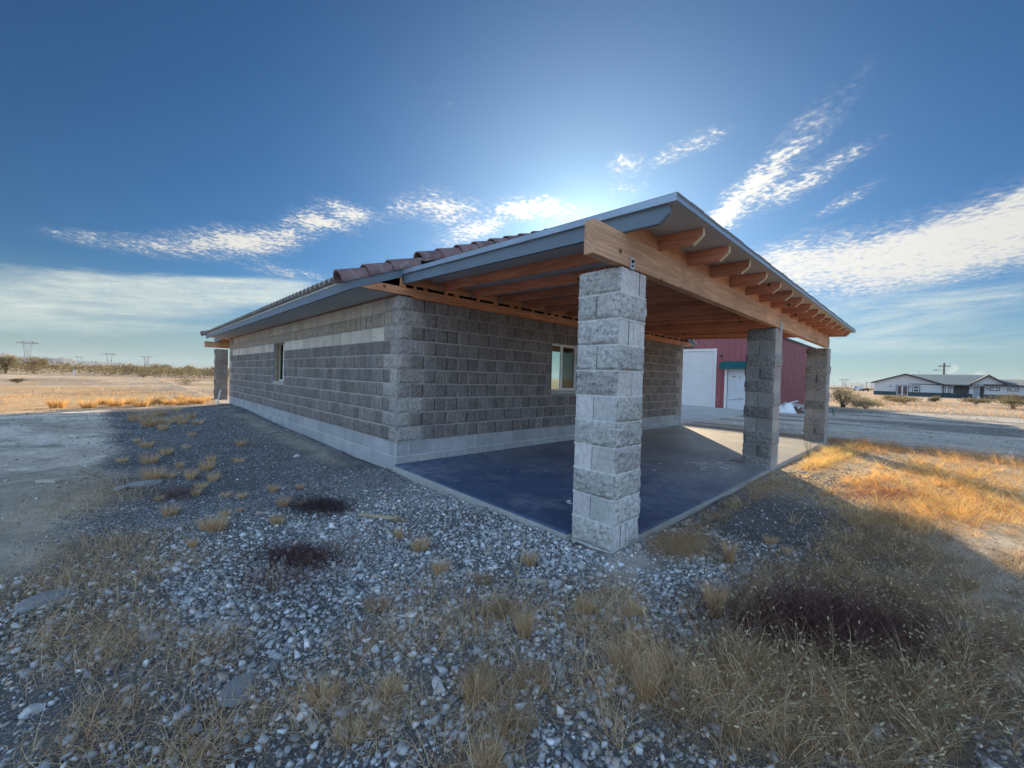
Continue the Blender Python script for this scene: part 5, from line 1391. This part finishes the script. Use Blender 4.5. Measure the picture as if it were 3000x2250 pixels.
mb = MB(); mb.tube([(BX - .05, 2.47, .92), (BX - .05, 2.47, .98)], .03, 8); mb.build('handle', M_GALV, dr)
mb = MB()
mb.box(BX - .045, BX + .02, MD1, MD1 + .13, -.11, MDT + .08); mb.box(BX - .045, BX + .02, MD0 - .10, MD0, -.11, MDT + .08); mb.box(BX - .045, BX + .02, MD0, MD1, MDT, MDT + .08)
mb.build('door_frame', M_WHITE, barn)
mb = MB()
prof = [(BX - .03, 2.45), (BX - .12, 2.42), (BX - .45, 2.10), (BX - .45, 2.02), (BX - .43, 2.02), (BX - .43, 2.09), (BX - .10, 2.38), (BX - .03, 2.40)]
mb.prism(prof, 'y', 1.25, 2.86)
o = mb.build('awning', vmat('teal_metal', (.008, .095, .105), .45, n1=(3, .12), bump=None, stain=(9, .66, .72, .6, (.5, .6, .6))), barn)
mb = MB(); mb.box(BX - .10, BX - .03, 2.86, 2.97, 2.72, 2.80); mb.tube([(BX - .08, 2.9, 2.76), (BX - .16, 2.86, 2.70)], .035, 6); mb.build('wall_light', M_TRIMK, barn)

# debris by the barn
M_SACK = vmat('white_sheet', (.70, .74, .78), .6, n1=(5, .1), bump=(14, .6, .03))
def crumple(name, cx, cy, w_, d_, h_, seed, mat, label, cat, group):
    nx_ = 16; mb = MB(); P = {}
    for i in range(nx_ + 1):
        for j in range(nx_ + 1):
            u_, v_ = i / nx_, j / nx_
            e_ = (1 - abs(2 * u_ - 1) ** 3) * (1 - abs(2 * v_ - 1) ** 3)
            zz_ = h_ * e_ * (.35 + 1.1 * float(vnoise(u_ * 5, v_ * 5, 1.0, seed)))
            P[i, j] = (cx + (u_ - .5) * w_, cy + (v_ - .5) * d_, -.115 + zz_)
    for i in range(nx_):
        for j in range(nx_): mb.face([P[i, j], P[i + 1, j], P[i + 1, j + 1], P[i, j + 1]])
    o = mb.build(name, mat, None); return tag(o, label, cat, group)
crumple('plastic_sheet', 21.1, -.02, .7, 1.0, .42, 3, M_SACK, 'crumpled white plastic sheet at the left end of the scrap heap by the barn', 'plastic sheet', None)
crumple('plastic_sheet', 24.0, .3, 2.2, .9, .40, 9, M_SACK, 'spread white plastic sheet draped over the back of the scrap heap', 'plastic sheet', None)
crumple('scrap_rug', 21.7, -.45, .6, .5, .34, 6, vmat('dark_rug', (.12, .07, .06), .9), 'dark brown bundle in the middle of the scrap heap by the barn', 'bundle', None)
for i, (P0, P1, w_, cc_, lb) in enumerate((((21.6, -.35, .22), (24.2, -1.0, .0), .22, (.55, .52, .46), 'pale long board sloping down the front of the scrap heap'), ((22.0, -.1, .30), (24.6, -.4, .10), .16, (.60, .60, .58), 'white trim board lying across the top of the scrap heap'),
        ((22.4, .3, .33), (25.2, -.1, .2), .14, (.25, .27, .28), 'dark grey board behind the white trim board in the scrap heap'), ((22.0, .5, .12), (25.0, .2, .38), .12, (.66, .68, .68), 'white board tilted up at the back of the scrap heap'))):
    plank(P0, P1, w_, .04, cc_, lb, 'board')
# small green stand beyond the last column
mb = MB()
for (x_, y_) in ((21.5, -1.55), (21.5, -1.9), (21.85, -1.55), (21.85, -1.9)): mb.tube([(x_, y_, -.12), (21.68 + (x_ - 21.68) * .7, -1.72 + (y_ + 1.72) * .7, .20)], .016, 5)
mb.box(21.52, 21.84, -1.9, -1.55, .19, .215); mb.box(21.54, 21.56, -1.88, -1.57, .02, .04)
tag(mb.build('metal_stand', vmat('green_metal', (.03, .14, .11), .5, bump=None), None), 'small dark green metal stand on the dirt behind the farthest porch column', 'stand')

# ================================================================== FAR HOUSE
FX = 106.0
fh = empty('ranch_house', (FX, -12, -.1), 'long white ranch house with dark wainscot and grey shingle roof across the field', 'house')
M_STUC = vmat('light_stucco', (.54, .54, .54), .9, n1=(.6, .05), n2=(6, .06), bump=None)
M_WAIN = vmat('slate_wainscot', (.055, .075, .085), .8, n1=(1, .2), n2=(8, .25), bump=None)
M_SHIN = vmat('grey_shingle', (.27, .30, .28), .9, n1=(.8, .12), n2=(5, .25), bump=None, stretch=(1, 1, 3))
M_PANEF = vmat('dark_window_pane', (.05, .06, .07), .12, bump=None, spec=.7)
def fbox(name, mat, x0, x1, y0, y1, z0, z1, parent=fh):
    mb = MB(); mb.box(x0, x1, min(y0, y1), max(y0, y1), z0, z1); return mb.build(name, mat, parent)
mb = MB(); mb.prism([(3.0, -.2), (3.0, 2.30), (-1.5, 3.98), (-6.3, 2.1), (-6.3, -.2)], 'x', FX, FX + 15); mb.build('gable_wall', M_STUC, fh)
wb = MB()
for (ya, yb) in ((-6.302, -7.88), (-9.60, -10.2), (-11.28, -34)): wb.box(FX + .5, FX + .8, yb, ya, -.2, 2.25)
wb.box(FX + .5, FX + .8, -9.60, -7.88, -.2, .70); wb.box(FX + .5, FX + .8, -9.60, -7.88, 1.93, 2.25); wb.box(FX + .5, FX + .8, -11.28, -10.2, 1.95, 2.25)
wb.box(FX + .802, FX + 13, -34, -6.302, 2.0, 2.249); wb.box(FX + 3.2, FX + 3.3, -12, -6.31, -.2, 1.99); wb.box(FX + 12.8, FX + 13, -34, -6.31, -.2, 1.99); wb.box(FX + .81, FX + 12.7, -34, -33.8, -.2, 1.99)
wb.prism([(-9.9, 2.251), (-11.87, 3.90), (-13.6, 2.6), (-13.6, 2.251)], 'x', FX + .5, FX + 7)
wb.build('main_wall', M_STUC, fh)
mb = MB(); mb.box(FX - .05, FX - .002, -6.35, 3.04, -.2, .65)
mb.build('wainscot', M_WAIN, fh)
mb = MB(); mb.box(FX + .44, FX + .498, -10.1, -6.36, -.2, .67); mb.build('wainscot', M_WAIN, fh)
mb = MB(); mb.box(FX + .44, FX + .498, -34, -11.4, -.2, .66); mb.build('wainscot', M_WAIN, fh)
def chev(y0, z0, yp, zp, y1, z1, x0, x1, t_=.16, name='roof', mat=M_SHIN, trim=True):
    mb = MB(); mb.prism([(y0, z0), (yp, zp), (y1, z1), (y1, z1 + t_), (yp, zp + t_), (y0, z0 + t_)], 'x', x0, x1); o = mb.build(name, mat, fh)
    if trim:
        mb = MB(); mb.prism([(y0, z0 - .08), (yp, zp - .08), (y1, z1 - .08), (y1, z1 + t_ + .01), (yp, zp + t_ + .01), (y0, z0 + t_ + .01)], 'x', x0 - .06, x0 - .005); mb.build('bargeboard', M_TRIMK, fh)
chev(3.45, 2.24, -1.5, 4.02, -6.9, 2.02, FX - .45, FX + 15.3)
chev(-9.6, 2.10, -11.87, 3.98, -14.0, 2.35, FX + .05, FX + 7)
mb = MB(); mb.prism([(FX + .0, 2.12), (FX + 6.8, 4.08), (FX + 13.6, 2.12), (FX + 13.6, 2.25), (FX + 6.8, 4.22), (FX + .0, 2.25)], 'y', -12.4, -2.0); mb.build('roof', M_SHIN, fh)
mb = MB(); mb.box(FX - .05, FX - .005, -10.0, -6.7, 2.06, 2.26); mb.build('fascia', M_TRIMK, fh)
mb = MB(); mb.prism([(FX + .9, 2.22), (FX + 6.8, 3.32), (FX + 13.6, 2.12), (FX + 13.6, 2.25), (FX + 6.8, 3.46), (FX + .9, 2.36)], 'y', -34.5, -12.6); mb.build('roof', M_SHIN, fh)
mb = MB(); mb.box(FX + .0, FX + .06, -34.5, -11.3, 2.18, 2.36); mb.build('fascia', M_TRIMK, fh)
mb = MB(); mb.mesh([(FX + .06, -11.3, 2.36), (FX + .06, -15.4, 2.36), (FX + 4.5, -13.0, 3.38), (FX + 5, -11.3, 2.36), (FX + 5, -15.4, 2.36)], [(0, 1, 2), (0, 2, 3), (1, 4, 2), (0, 3, 4, 1)], (1, 1, 1, 0)); mb.build('roof', vmat('shaded_shingle', (.085, .10, .115), .9, bump=None), fh)  # hip plane faces another way; its shade is put into the shingle colour
mb = MB(); mb.box(FX + .065, FX + 1.2, -34.5, -15.42, 2.30, 2.365); mb.build('eave', M_SHIN, fh)
def fwin(x, y0, y1, z0, z1, name='window', panes=2, wide=.10, horiz=False):
    fr = MB(); a0, a1 = min(y0, y1), max(y0, y1)
    for q in ((a0 - wide, a0, z0 - wide, z1 + wide), (a1, a1 + wide, z0 - wide, z1 + wide), (a0, a1, z1, z1 + wide), (a0, a1, z0 - wide, z0)): fr.box(x - .10, x - .055, *q)
    o = fr.build(name, M_TRIMK, fh)
    fr = MB(); wv = .09
    for q in ((a0, a0 + wv, z0, z1), (a1 - wv, a1, z0, z1), (a0 + wv, a1 - wv, z1 - wv, z1), (a0 + wv, a1 - wv, z0, z0 + wv)): fr.box(x - .09, x - .058, *q)
    if panes == 2:
        if horiz: fr.box(x - .09, x - .058, a0 + wv, a1 - wv, (z0 + z1) / 2 - .06, (z0 + z1) / 2 + .06)
        else: fr.box(x - .09, x - .058, (a0 + a1) / 2 - .09, (a0 + a1) / 2 + .09, z0 + wv, z1 - wv)
    fr.build('sash', M_WHITE, o)
    fbox('pane', M_PANEF, x - .072, x - .062, a0 + .02, a1 - .02, z0 + .02, z1 - .02, o)
fwin(FX, -.32, -1.88, .0, 1.86, 'french_door'); fwin(FX, -2.6, -3.4, .66, 1.86, horiz=True)
fwin(FX + .5, -6.62, -7.3, .76, 1.86); fwin(FX + .5, -12.2, -13.1, 1.46, 1.84, panes=2); fwin(FX + .5, -14.15, -15.15, 1.46, 1.84, panes=2); fwin(FX + .5, -18, -19.2, .8, 1.84)
fbox('entry_door', vmat('grey_door', (.30, .33, .34), .6, bump=None), FX + .62, FX + .70, -11.0, -10.22, -.1, 1.90); fbox('door_trim', M_TRIMK, FX + .43, FX + .50, -11.45, -11.28, -.1, 2.02)
fbox('porch_panel', vmat('porch_panel', (.42, .42, .38), .8, bump=None), FX + 2.9, FX + 3.1, -9.6, -8.7, -.1, 1.9)
for (ya, yb, za, zb_) in ((-7.90, -7.80, .70, 2.0), (-9.68, -9.58, .70, 2.0), (-9.6, -7.9, 1.93, 2.02)): fbox('porch_trim', M_TRIMK, FX + .42, FX + .499, yb if yb < ya else ya, ya if yb < ya else yb, za, zb_)
for yy in (.55, -2.2): fbox('wall_lamp', M_TRIMK, FX - .2, FX - .01, yy - .15, yy + .15, 1.62, 1.72)
for yy in (-7.58, -9.78, -11.75): fbox('wall_lamp', M_TRIMK, FX + .3, FX + .499, yy - .15, yy + .15, 1.62, 1.72)
mb = MB(); mb.tube([(FX + 3, -3.1, 4.0), (FX + 3, -3.1, 4.75)], .05, 5); mb.box(FX + 2.95, FX + 3.05, -3.4, -3.0, 4.6, 4.72); mb.build('antenna', M_GALV, fh)
mb = MB(); mb.box(FX - .9, FX - .5, -9.3, -8.1, .3, .38); mb.box(FX - .55, FX - .5, -9.3, -8.1, .38, .75)
for yy in (-9.25, -8.7, -8.15): mb.box(FX - .9, FX - .5, yy, yy + .06, -.12, .299)
tag(mb.build('bench', M_TRIMK, None), 'dark garden bench in front of the white ranch house porch', 'bench')
mb = MB(); mb.box(FX - .6, FX - .3, -10.95, -10.6, -.12, .22); mb.box(FX - .63, FX - .27, -10.98, -10.57, .221, .26); tag(mb.build('storage_box', M_WHITE, None, bevel=.02), 'small white box beside the front door of the ranch house', 'box')

# ================================================================== POLES, TOWERS, VEHICLES
M_POLE = vmat('utility_wood', (.14, .11, .09), .9, bump=None)
M_STEEL = vmat('tower_steel', (.22, .25, .27), .6, bump=None, metal=.2)
up_ = empty('utility_pole', (137, -6.9, -.1), 'wooden utility pole with crossarm and transformer rising behind the white ranch house', 'utility pole')
mb = MB(); mb.tube([(137, -6.9, -.1), (137, -6.9, 7.6)], .17, 8); mb.build('pole', M_POLE, up_)
mb = MB(); mb.box(136.9, 137.1, -7.9, -5.9, 6.75, 6.95); mb.build('crossarm', M_POLE, up_)
mb = MB(); mb.tube([(136.7, -7.4, 3.9), (136.7, -7.4, 4.9)], .30, 10); mb.build('transformer', M_STEEL, up_)
mb = MB(); mb.tube([(137, -6.9, 5.8), (136.8, -5.9, 5.9)], .05, 5); mb.box(136.6, 137, -6.0, -5.1, 5.8, 6.0); mb.build('lamp_arm', M_STEEL, up_)
def hpole(dist, az_, h_, label):
    x_, y_ = CAM[0] + dist * math.sin(R(az_)), CAM[1] + dist * math.cos(R(az_))
    e = empty('utility_pole', (x_, y_, -.1), label, 'utility pole', rz=-R(az_))
    for s_ in (-1, 1):
        mb = MB(); mb.tube([(x_ + s_ * h_ * .27, y_, -.1), (x_ + s_ * h_ * .27, y_, h_)], h_ * .026, 6); mb.build('pole', M_POLE, e)
    mb = MB(); mb.box(x_ - h_ * .42, x_ + h_ * .42, y_ - .1, y_ + .1, h_ * .82, h_ * .86); mb.build('crossarm', M_POLE, e)
hpole(420, 85.35, 6.0, 'double wooden utility pole just left of the white ranch house')
hpole(640, 84.75, 4.0, 'smaller farther double wooden utility pole left of the white ranch house')
def tower(dist, az_, h_, hw, rot, label, waist=.42, th=.40, arms='V'):
    x_, y_ = CAM[0] + dist * math.sin(R(az_)), CAM[1] + dist * math.cos(R(az_))
    e = empty('transmission_tower', (x_, y_, -.2), label, 'transmission tower', 'high-voltage towers on the horizon', rz=-R(az_) + rot)
    def P(u_, v_, z_): return (x_ + u_, y_ + v_, z_)
    b_ = MB(); fw = hw * .42; t_ = th
    zw = h_ * waist; zt = h_ * .90; ax_ = hw * .45
    if arms == 'V':
        for sx in (-1, 1):
            for sy in (-1, 1):
                b_.tube([P(sx * fw, sy * fw * .6, 0), P(sx * fw * .62, sy * fw * .3, zw), ], t_, 4)
                b_.tube([P(sx * fw * .62, sy * fw * .3, zw), P(sx * ax_, sy * 1.2, zt)], t_, 4)
                b_.tube([P(0, sy * fw * .3, zw), P(sx * ax_ * .72, sy * 1.2, zt)], t_ * .8, 4)
            for k in range(4):
                z0, z1 = zw * k / 4, zw * (k + 1) / 4; w0, w1 = fw * (1 - .38 * k / 4), fw * (1 - .38 * (k + 1) / 4)
                b_.tube([P(-w0 * sx, fw * .5 * sx, z0), P(w1 * sx, fw * .4 * sx, z1)], t_ * .6, 3); b_.tube([P(w0 * sx, fw * .5 * sx, z0), P(-w1 * sx, fw * .4 * sx, z1)], t_ * .6, 3)
    else:
        for sx in (-1, 1):
            for sy in (-1, 1):
                b_.tube([P(sx * fw * .9, sy * 1.3, 0), P(sx * fw * .55, sy * 1.0, zw), P(sx * ax_, sy * 1.2, zt)], t_, 4)
            for k in range(5):
                z0, z1 = h_ * .9 * k / 5, h_ * .9 * (k + 1) / 5
                b_.tube([P(sx * fw * .7, -1.1, z0), P(sx * fw * .7, 1.1, z1)], t_ * .6, 3)
        b_.tube([P(-fw * .55, 0, zw), P(fw * .55, 0, zw)], t_ * .8, 4)
    b_.build('tower_body', M_STEEL, e)
    c_ = MB()
    for sy in (-1, 1):
        c_.tube([P(-hw, sy * .3, zt), P(-ax_, sy * 1.2, zt + h_ * .035), P(ax_, sy * 1.2, zt + h_ * .035), P(hw, sy * .3, zt)], t_ * .9, 4)
        c_.tube([P(-hw, sy * .3, zt), P(-ax_, sy * 1.2, zt - h_ * .02), P(ax_, sy * 1.2, zt - h_ * .02), P(hw, sy * .3, zt)], t_ * .9, 4)
        for s_ in (-1, 1): c_.tube([P(s_ * ax_, 0, zt), P(s_ * ax_, 0, h_)], t_, 4)
    for s_ in (-.97, 0, .97): c_.tube([P(s_ * hw, 0, zt - .2), P(s_ * hw, 0, zt - h_ * .07)], t_ * .7, 4)
    c_.build('crossarm', M_STEEL, e)
    # remove the rotation about the far base from world-placed parts: children inherit the turn of the empty
tower(1200, -6.36, 45, 13.5, 0, 'largest lattice transmission tower at the far left of the horizon', th=.42)
tower(2700, -3.15, 42, 17, .3, 'faint small transmission tower second from the left on the horizon', arms='Y', th=.55)
tower(1900, -1.1, 45, 17, 0, 'two-legged transmission tower third from the left on the horizon', arms='Y', th=.50)
tower(2150, 1.66, 46, 18, .2, 'rightmost of the towers left of the house with wide thin arms', th=.50)
tower(2850, 83.3, 46, 26, .1, 'lone transmission tower beyond the bush behind the last porch column', th=.75)
VX, VY = CAM[0] + 205 * math.sin(R(84.45)), CAM[1] + 205 * math.cos(R(84.45))
van = empty('van', (VX, VY, -.1), 'tiny white van parked at the far edge of the field left of the ranch house', 'van')
mb = MB(); mb.prism([(VY - 1.4, .2), (VY + 1.4, .2), (VY + 1.4, 1.2), (VY + 1.0, 1.8), (VY - 1.4, 1.8)], 'x', VX - .9, VX + .9); mb.build('body', M_WHITE, van, bevel=.08)
mb = MB(); mb.box(VX - .93, VX - .901, VY + .2, VY + .9, 1.1, 1.6); mb.build('side_window', M_PANEF, van)
for yy in (VY - .85, VY + .85):
    mb = MB(); mb.tube([(VX - .95, yy, .22), (VX - .7, yy, .22)], .34, 14); mb.build('wheel', M_TRIMK, van)
TX, TY = CAM[0] + 198 * math.sin(R(85.1)), CAM[1] + 198 * math.cos(R(85.1))
tr_ = empty('trailer', (TX, TY, -.1), 'small dark flatbed trailer between the white van and the ranch house', 'trailer')
mb = MB(); mb.box(TX - 1, TX + 1, TY - 1.2, TY + 1.2, .3, .8); mb.build('bed', M_TRIMK, tr_)
for yy in (TY - .6, TY + .6):
    mb = MB(); mb.tube([(TX - 1.1, yy, .2), (TX - .8, yy, .2)], .3, 12); mb.build('wheel', M_TRIMK, tr_)

# ================================================================== HILLS
def hill(dist, azs, els, name, label, col):
    azs = np.array(azs, float); els = np.array(els, float)
    na, nd = 160, 14; aa = np.linspace(azs[0], azs[-1], na)
    hh = np.interp(aa, azs, els); hh = hh * (1 + .10 * (fbm(aa * 3, aa * 0, 1.0, 5, 4) - .5)) + .05 * (fbm(aa * 6, aa * 0, 1.0, 15, 4) - .5)
    top = 1.25 + dist * np.tan(np.radians(np.maximum(hh, 0)))
    V = []; 
    for j in range(nd):
        v_ = j / (nd - 1) * 2 - 1; dd_ = dist * (1 + .12 * v_)
        k_ = (1 - abs(v_) ** 1.4)
        zz_ = -3 + (top + 3) * k_ * (1 + .18 * (vnoise(aa * 14, np.full(na, j * 1.0), 1.0, 8) - .5) * (abs(v_) > .01))
        V.append(np.stack([CAM[0] + dd_ * np.sin(np.radians(aa)), CAM[1] + dd_ * np.cos(np.radians(aa)), zz_], -1))
    V = np.concatenate(V); i_ = np.arange(na - 1); Fq = np.concatenate([np.stack([j * na + i_, j * na + i_ + 1, (j + 1) * na + i_ + 1, (j + 1) * na + i_], -1) for j in range(nd - 1)])
    o = np_mesh(name, V, Fq, np.tile(np.array((*col, 1.0)), (len(V), 1)), vmat(name + '_rock', col, .95, attr=True, n1=(.003, .2), n2=(.02, .15), bump=None), smooth=False)
    return tag(o, label, kind='structure')
hill(5200, [-24, -19, -14, -10, -7.9, -6.5, -5.4, -4.3, -3.6, -3.0, -2.0], [.1, .6, .5, .9, .78, .58, .52, .68, .50, .28, .05], 'hills', 'low grey hills on the left horizon', (.16, .17, .17))
hill(6800, [-4, -3.0, -2.2, -1.0, 0.4, 1.6, 2.4], [.1, .38, .46, .36, .22, .10, 0], 'hills', 'faint pale hills farther right on the left horizon', (.20, .22, .24))
hill(7400, [81.0, 82.3, 83.1, 83.75, 84.1, 84.5, 84.9, 85.5, 86.4, 88, 91, 96, 100], [.05, .10, .26, .52, .44, .50, .36, .38, .25, .3, .2, .3, .1], 'hills', 'hazy blue mountains on the right horizon', (.20, .22, .24))

# ================================================================== DESERT SHRUBS AND TREES
LEAFP = np.array([1.12, .96, 1.0]) * np.array([(.17, .17, .075), (.22, .21, .10), (.13, .135, .07), (.27, .24, .13), (.20, .17, .11), (.15, .16, .10)])
def leafcloud(n, cen, rad, lsize, k=1.0, clump=10, cs=.26, palw=None, base=-.1):
    cen = np.array(cen, float); rad = np.array(rad, float)
    d_ = rng.normal(0, 1, (clump, 3)); d_ /= np.linalg.norm(d_, axis=1)[:, None]
    cc_ = cen + d_ * rad * (rng.uniform(.25, .95, (clump, 1)))
    ci = rng.integers(0, clump, n)
    P = cc_[ci] + rng.normal(0, 1, (n, 3)) * rad * cs
    P[:, 2] = np.maximum(P[:, 2], base + .02)
    A = rng.normal(0, 1, (n, 3)); A /= np.linalg.norm(A, axis=1)[:, None]; B = np.cross(A, rng.normal(0, 1, (n, 3))); B /= np.linalg.norm(B, axis=1)[:, None]
    s_ = lsize * rng.uniform(.5, 1.4, (n, 1))
    V = np.stack([P - A * s_, P + B * s_ * .5, P + A * s_, P - B * s_ * .5], 1).reshape(-1, 3)
    Fq = np.arange(4 * n).reshape(n, 4)
    lc = LEAFP[rng.integers(0, len(LEAFP), clump)][ci] * rng.uniform(.7, 1.3, (n, 1)) * k
    C4 = np.concatenate([np.repeat(lc[:, None, :], 4, 1), np.ones((n, 4, 1))], -1).reshape(-1, 4)
    return V, Fq, C4, cc_
def shrub(x, y, h_, w_, n, lsize, label, name='desert_bush', cat='bush', group=None, k=1.0, stems=9, trunk_h=.0, d_=None, lift=.55, bare=1.0, cs=.26, clump=12):
    zb = gz(x, y); e = empty(name, (x, y, zb), label, cat, group)
    t = leafcloud(n, (0, 0, h_ * lift), (w_ / 2, (d_ or w_) / 2, h_ * (1 - lift) * .95), lsize, k, clump=clump, cs=cs, base=0)
    o = np_mesh('crown', t[0], t[1], t[2], M_LEAF, e)
    mb = MB()
    for i in range(stems):
        c_ = t[3][i % len(t[3])]; a_ = random.random() * 6.28
        j_ = Vector((.04 * w_ * math.cos(a_), .04 * w_ * math.sin(a_), trunk_h))
        p_ = [Vector((j_.x * .4, j_.y * .4, -.05)), j_ + Vector((0, 0, .02)), Vector((c_[0] * .45, c_[1] * .45, trunk_h + (c_[2] - trunk_h) * .55)), Vector((c_[0], c_[1], c_[2]))]
        r_ = h_ * .022; mb.tube([tuple(q + Vector((x, y, zb))) for q in p_], [r_, r_ * .9, r_ * .55, r_ * .25], 5)
        for q in range(3):
            dv = Vector((random.gauss(0, 1), random.gauss(0, 1), abs(random.gauss(0, .7)))) * w_ * .09
            mb.tube([tuple(p_[2] + Vector((x, y, zb))), tuple((p_[2] + p_[3]) / 2 + dv + Vector((x, y, zb)))], [r_ * .4, r_ * .12], 4)
    mb.build('trunk', M_BARK, e); return e
shrub(32.3, -.95, 1.40, 2.5, 4200, .032, 'tall olive green creosote bush behind the farthest porch column', k=1.7, stems=16, d_=1.8, lift=.56, cs=.20, clump=22)
shrub(31.9, -2.15, .75, 2.0, 3600, .035, 'low yellow-green bush spreading right of the tall creosote bush', k=2.0, stems=9, lift=.5, cs=.22, clump=18)
for i, (x_, y_, h_, w_, lb) in enumerate(((58.3, -2.0, .8, 2.2, 'dull grey-brown bush in the field below the french doors of the ranch house'), (49.5, -3.4, .7, 2.8, 'wide twiggy brown bush in the field left of centre before the ranch house'),
        (59.6, -5.4, .6, 1.2, 'small dark bush in the field before the middle windows of the ranch house'), (57.1, -8.1, .7, 2.0, 'low greyish bush in the field before the ranch house entry'), (74.1, -11.7, 1.3, 3.6, 'pale tan brush against the dark wainscot at the far right'), (48.4, -9.6, 1.0, 2.9, 'large pale brown bush nearest the right edge of the photo'))):
    shrub(x_, y_, h_, w_, 1500, .05, lb, name='dry_bush', k=1.0, stems=12)
for (x_, y_, h_, w_, lb) in ((-8.1, 38.9, .35, .9, 'small dark dead bush with a long shadow in the left field'), (-1.1, 57.4, .5, 1.2, 'small dark twiggy bush near the middle of the left field'), (1.0, 37.5, .6, 1.9, 'brown grassy bush in the left field closest to the far porch')):
    shrub(x_, y_, h_, w_, 500, .04, lb, name='dry_bush', k=.8, stems=8)
def tree(x, y, h_, w_, label):
    return shrub(x, y, h_, w_, 2300, .075, label, name='mesquite_tree', cat='tree', k=1.5, stems=14, trunk_h=h_ * .22, lift=.66, cs=.20, clump=16)
def azp(dist, az_): return CAM[0] + dist * math.sin(R(az_)), CAM[1] + dist * math.cos(R(az_))
x_, y_ = azp(84, -7.6); tree(x_, y_, 2.7, 3.6, 'taller flat-topped mesquite tree at the far left edge above the scrub')
x_, y_ = azp(92, -6.0); tree(x_, y_, 2.5, 3.2, 'second mesquite tree in the scrub under the largest tower')
x_, y_ = azp(150, 2.6); tree(x_, y_, 2.4, 5.0, 'rounded mesquite tree in the scrub under the rightmost left tower')
x_, y_ = azp(140, 5.2); tree(x_, y_, 2.3, 3.0, 'thin sparse tree rising from the scrub right of the rightmost left tower')
x_, y_ = azp(120, 7.9); tree(x_, y_, 2.3, 3.0, 'thin sparse tree rising from the scrub just left of the far porch column')
# creosote scrub belts
acc = Acc()
def belt(n, d0, d1, a0, a1, h0, h1, nl, ls, k=1.0, w_=1.6):
    for i in range(n):
        t_ = random.random() ** 1.0; dist = d0 + (d1 - d0) * t_; az_ = random.uniform(a0, a1); x_, y_ = azp(dist, az_)
        f_ = (az_ - a0) / (a1 - a0); hh = (h0 + (h1 - h0) * f_) * random.uniform(.75, 1.15)
        t = leafcloud(nl, (x_, y_, float(ground_z(x_, y_)) + hh * .5), (w_ * random.uniform(.7, 1.3), w_, hh * .5), ls, k * random.uniform(.8, 1.2), clump=7, cs=.33, base=float(ground_z(x_, y_)))
        acc.add(t[:3])
belt(170, 74, 92, -30, 14, 1.85, 1.35, 150, .10, w_=1.3)
belt(160, 90, 130, -30, 16, 2.0, 1.45, 90, .16, w_=2.0)
belt(160, 130, 260, -32, 18, 1.7, 1.35, 60, .30, w_=3.2)
belt(120, 215, 330, 60, 92, 1.0, 1.0, 60, .28, .95, w_=4.0)
belt(90, 115, 180, 92, 125, 1.0, 1.0, 60, .20, .95, w_=3.0)
belt(160, 260, 700, 60, 125, 1.3, 1.3, 40, .5, .9, w_=8.0)
belt(160, 260, 800, -40, 60, 1.3, 1.3, 40, .5, .9, w_=9.0)
o = acc.build('desert_scrub', M_LEAF); tag(o, 'belt of olive and tan creosote scrub along the horizon', kind='stuff')
tag_box = MB(); tag_box.tube([azp(72, -3.45) + (-.15,), (azp(72, -3.5)[0], azp(72, -3.5)[1], .62)], .09, 6)
tag(tag_box.build('marker_post', M_WHITE, None), 'short leaning white marker post at the foot of the left scrub belt', 'post')

# ================================================================== HAZE
mh = bpy.data.materials.new('haze'); mh.use_nodes = True
nt = mh.node_tree; nt.nodes.remove(nt.nodes['Principled BSDF'])
pv = nt.nodes.new('ShaderNodeVolumePrincipled'); pv.inputs['Color'].default_value = (.80, .90, 1.0, 1); pv.inputs['Density'].default_value = 0.00005; pv.inputs['Anisotropy'].default_value = 0.0
nt.links.new(pv.outputs[0], nt.nodes['Material Output'].inputs['Volume'])
mb = MB(); mb.box(-9500, 9500, -9500, 9500, -6, 150)
hz_o = mb.build('haze', mh, None); tag(hz_o, 'thin pale air over the plain', kind='stuff')
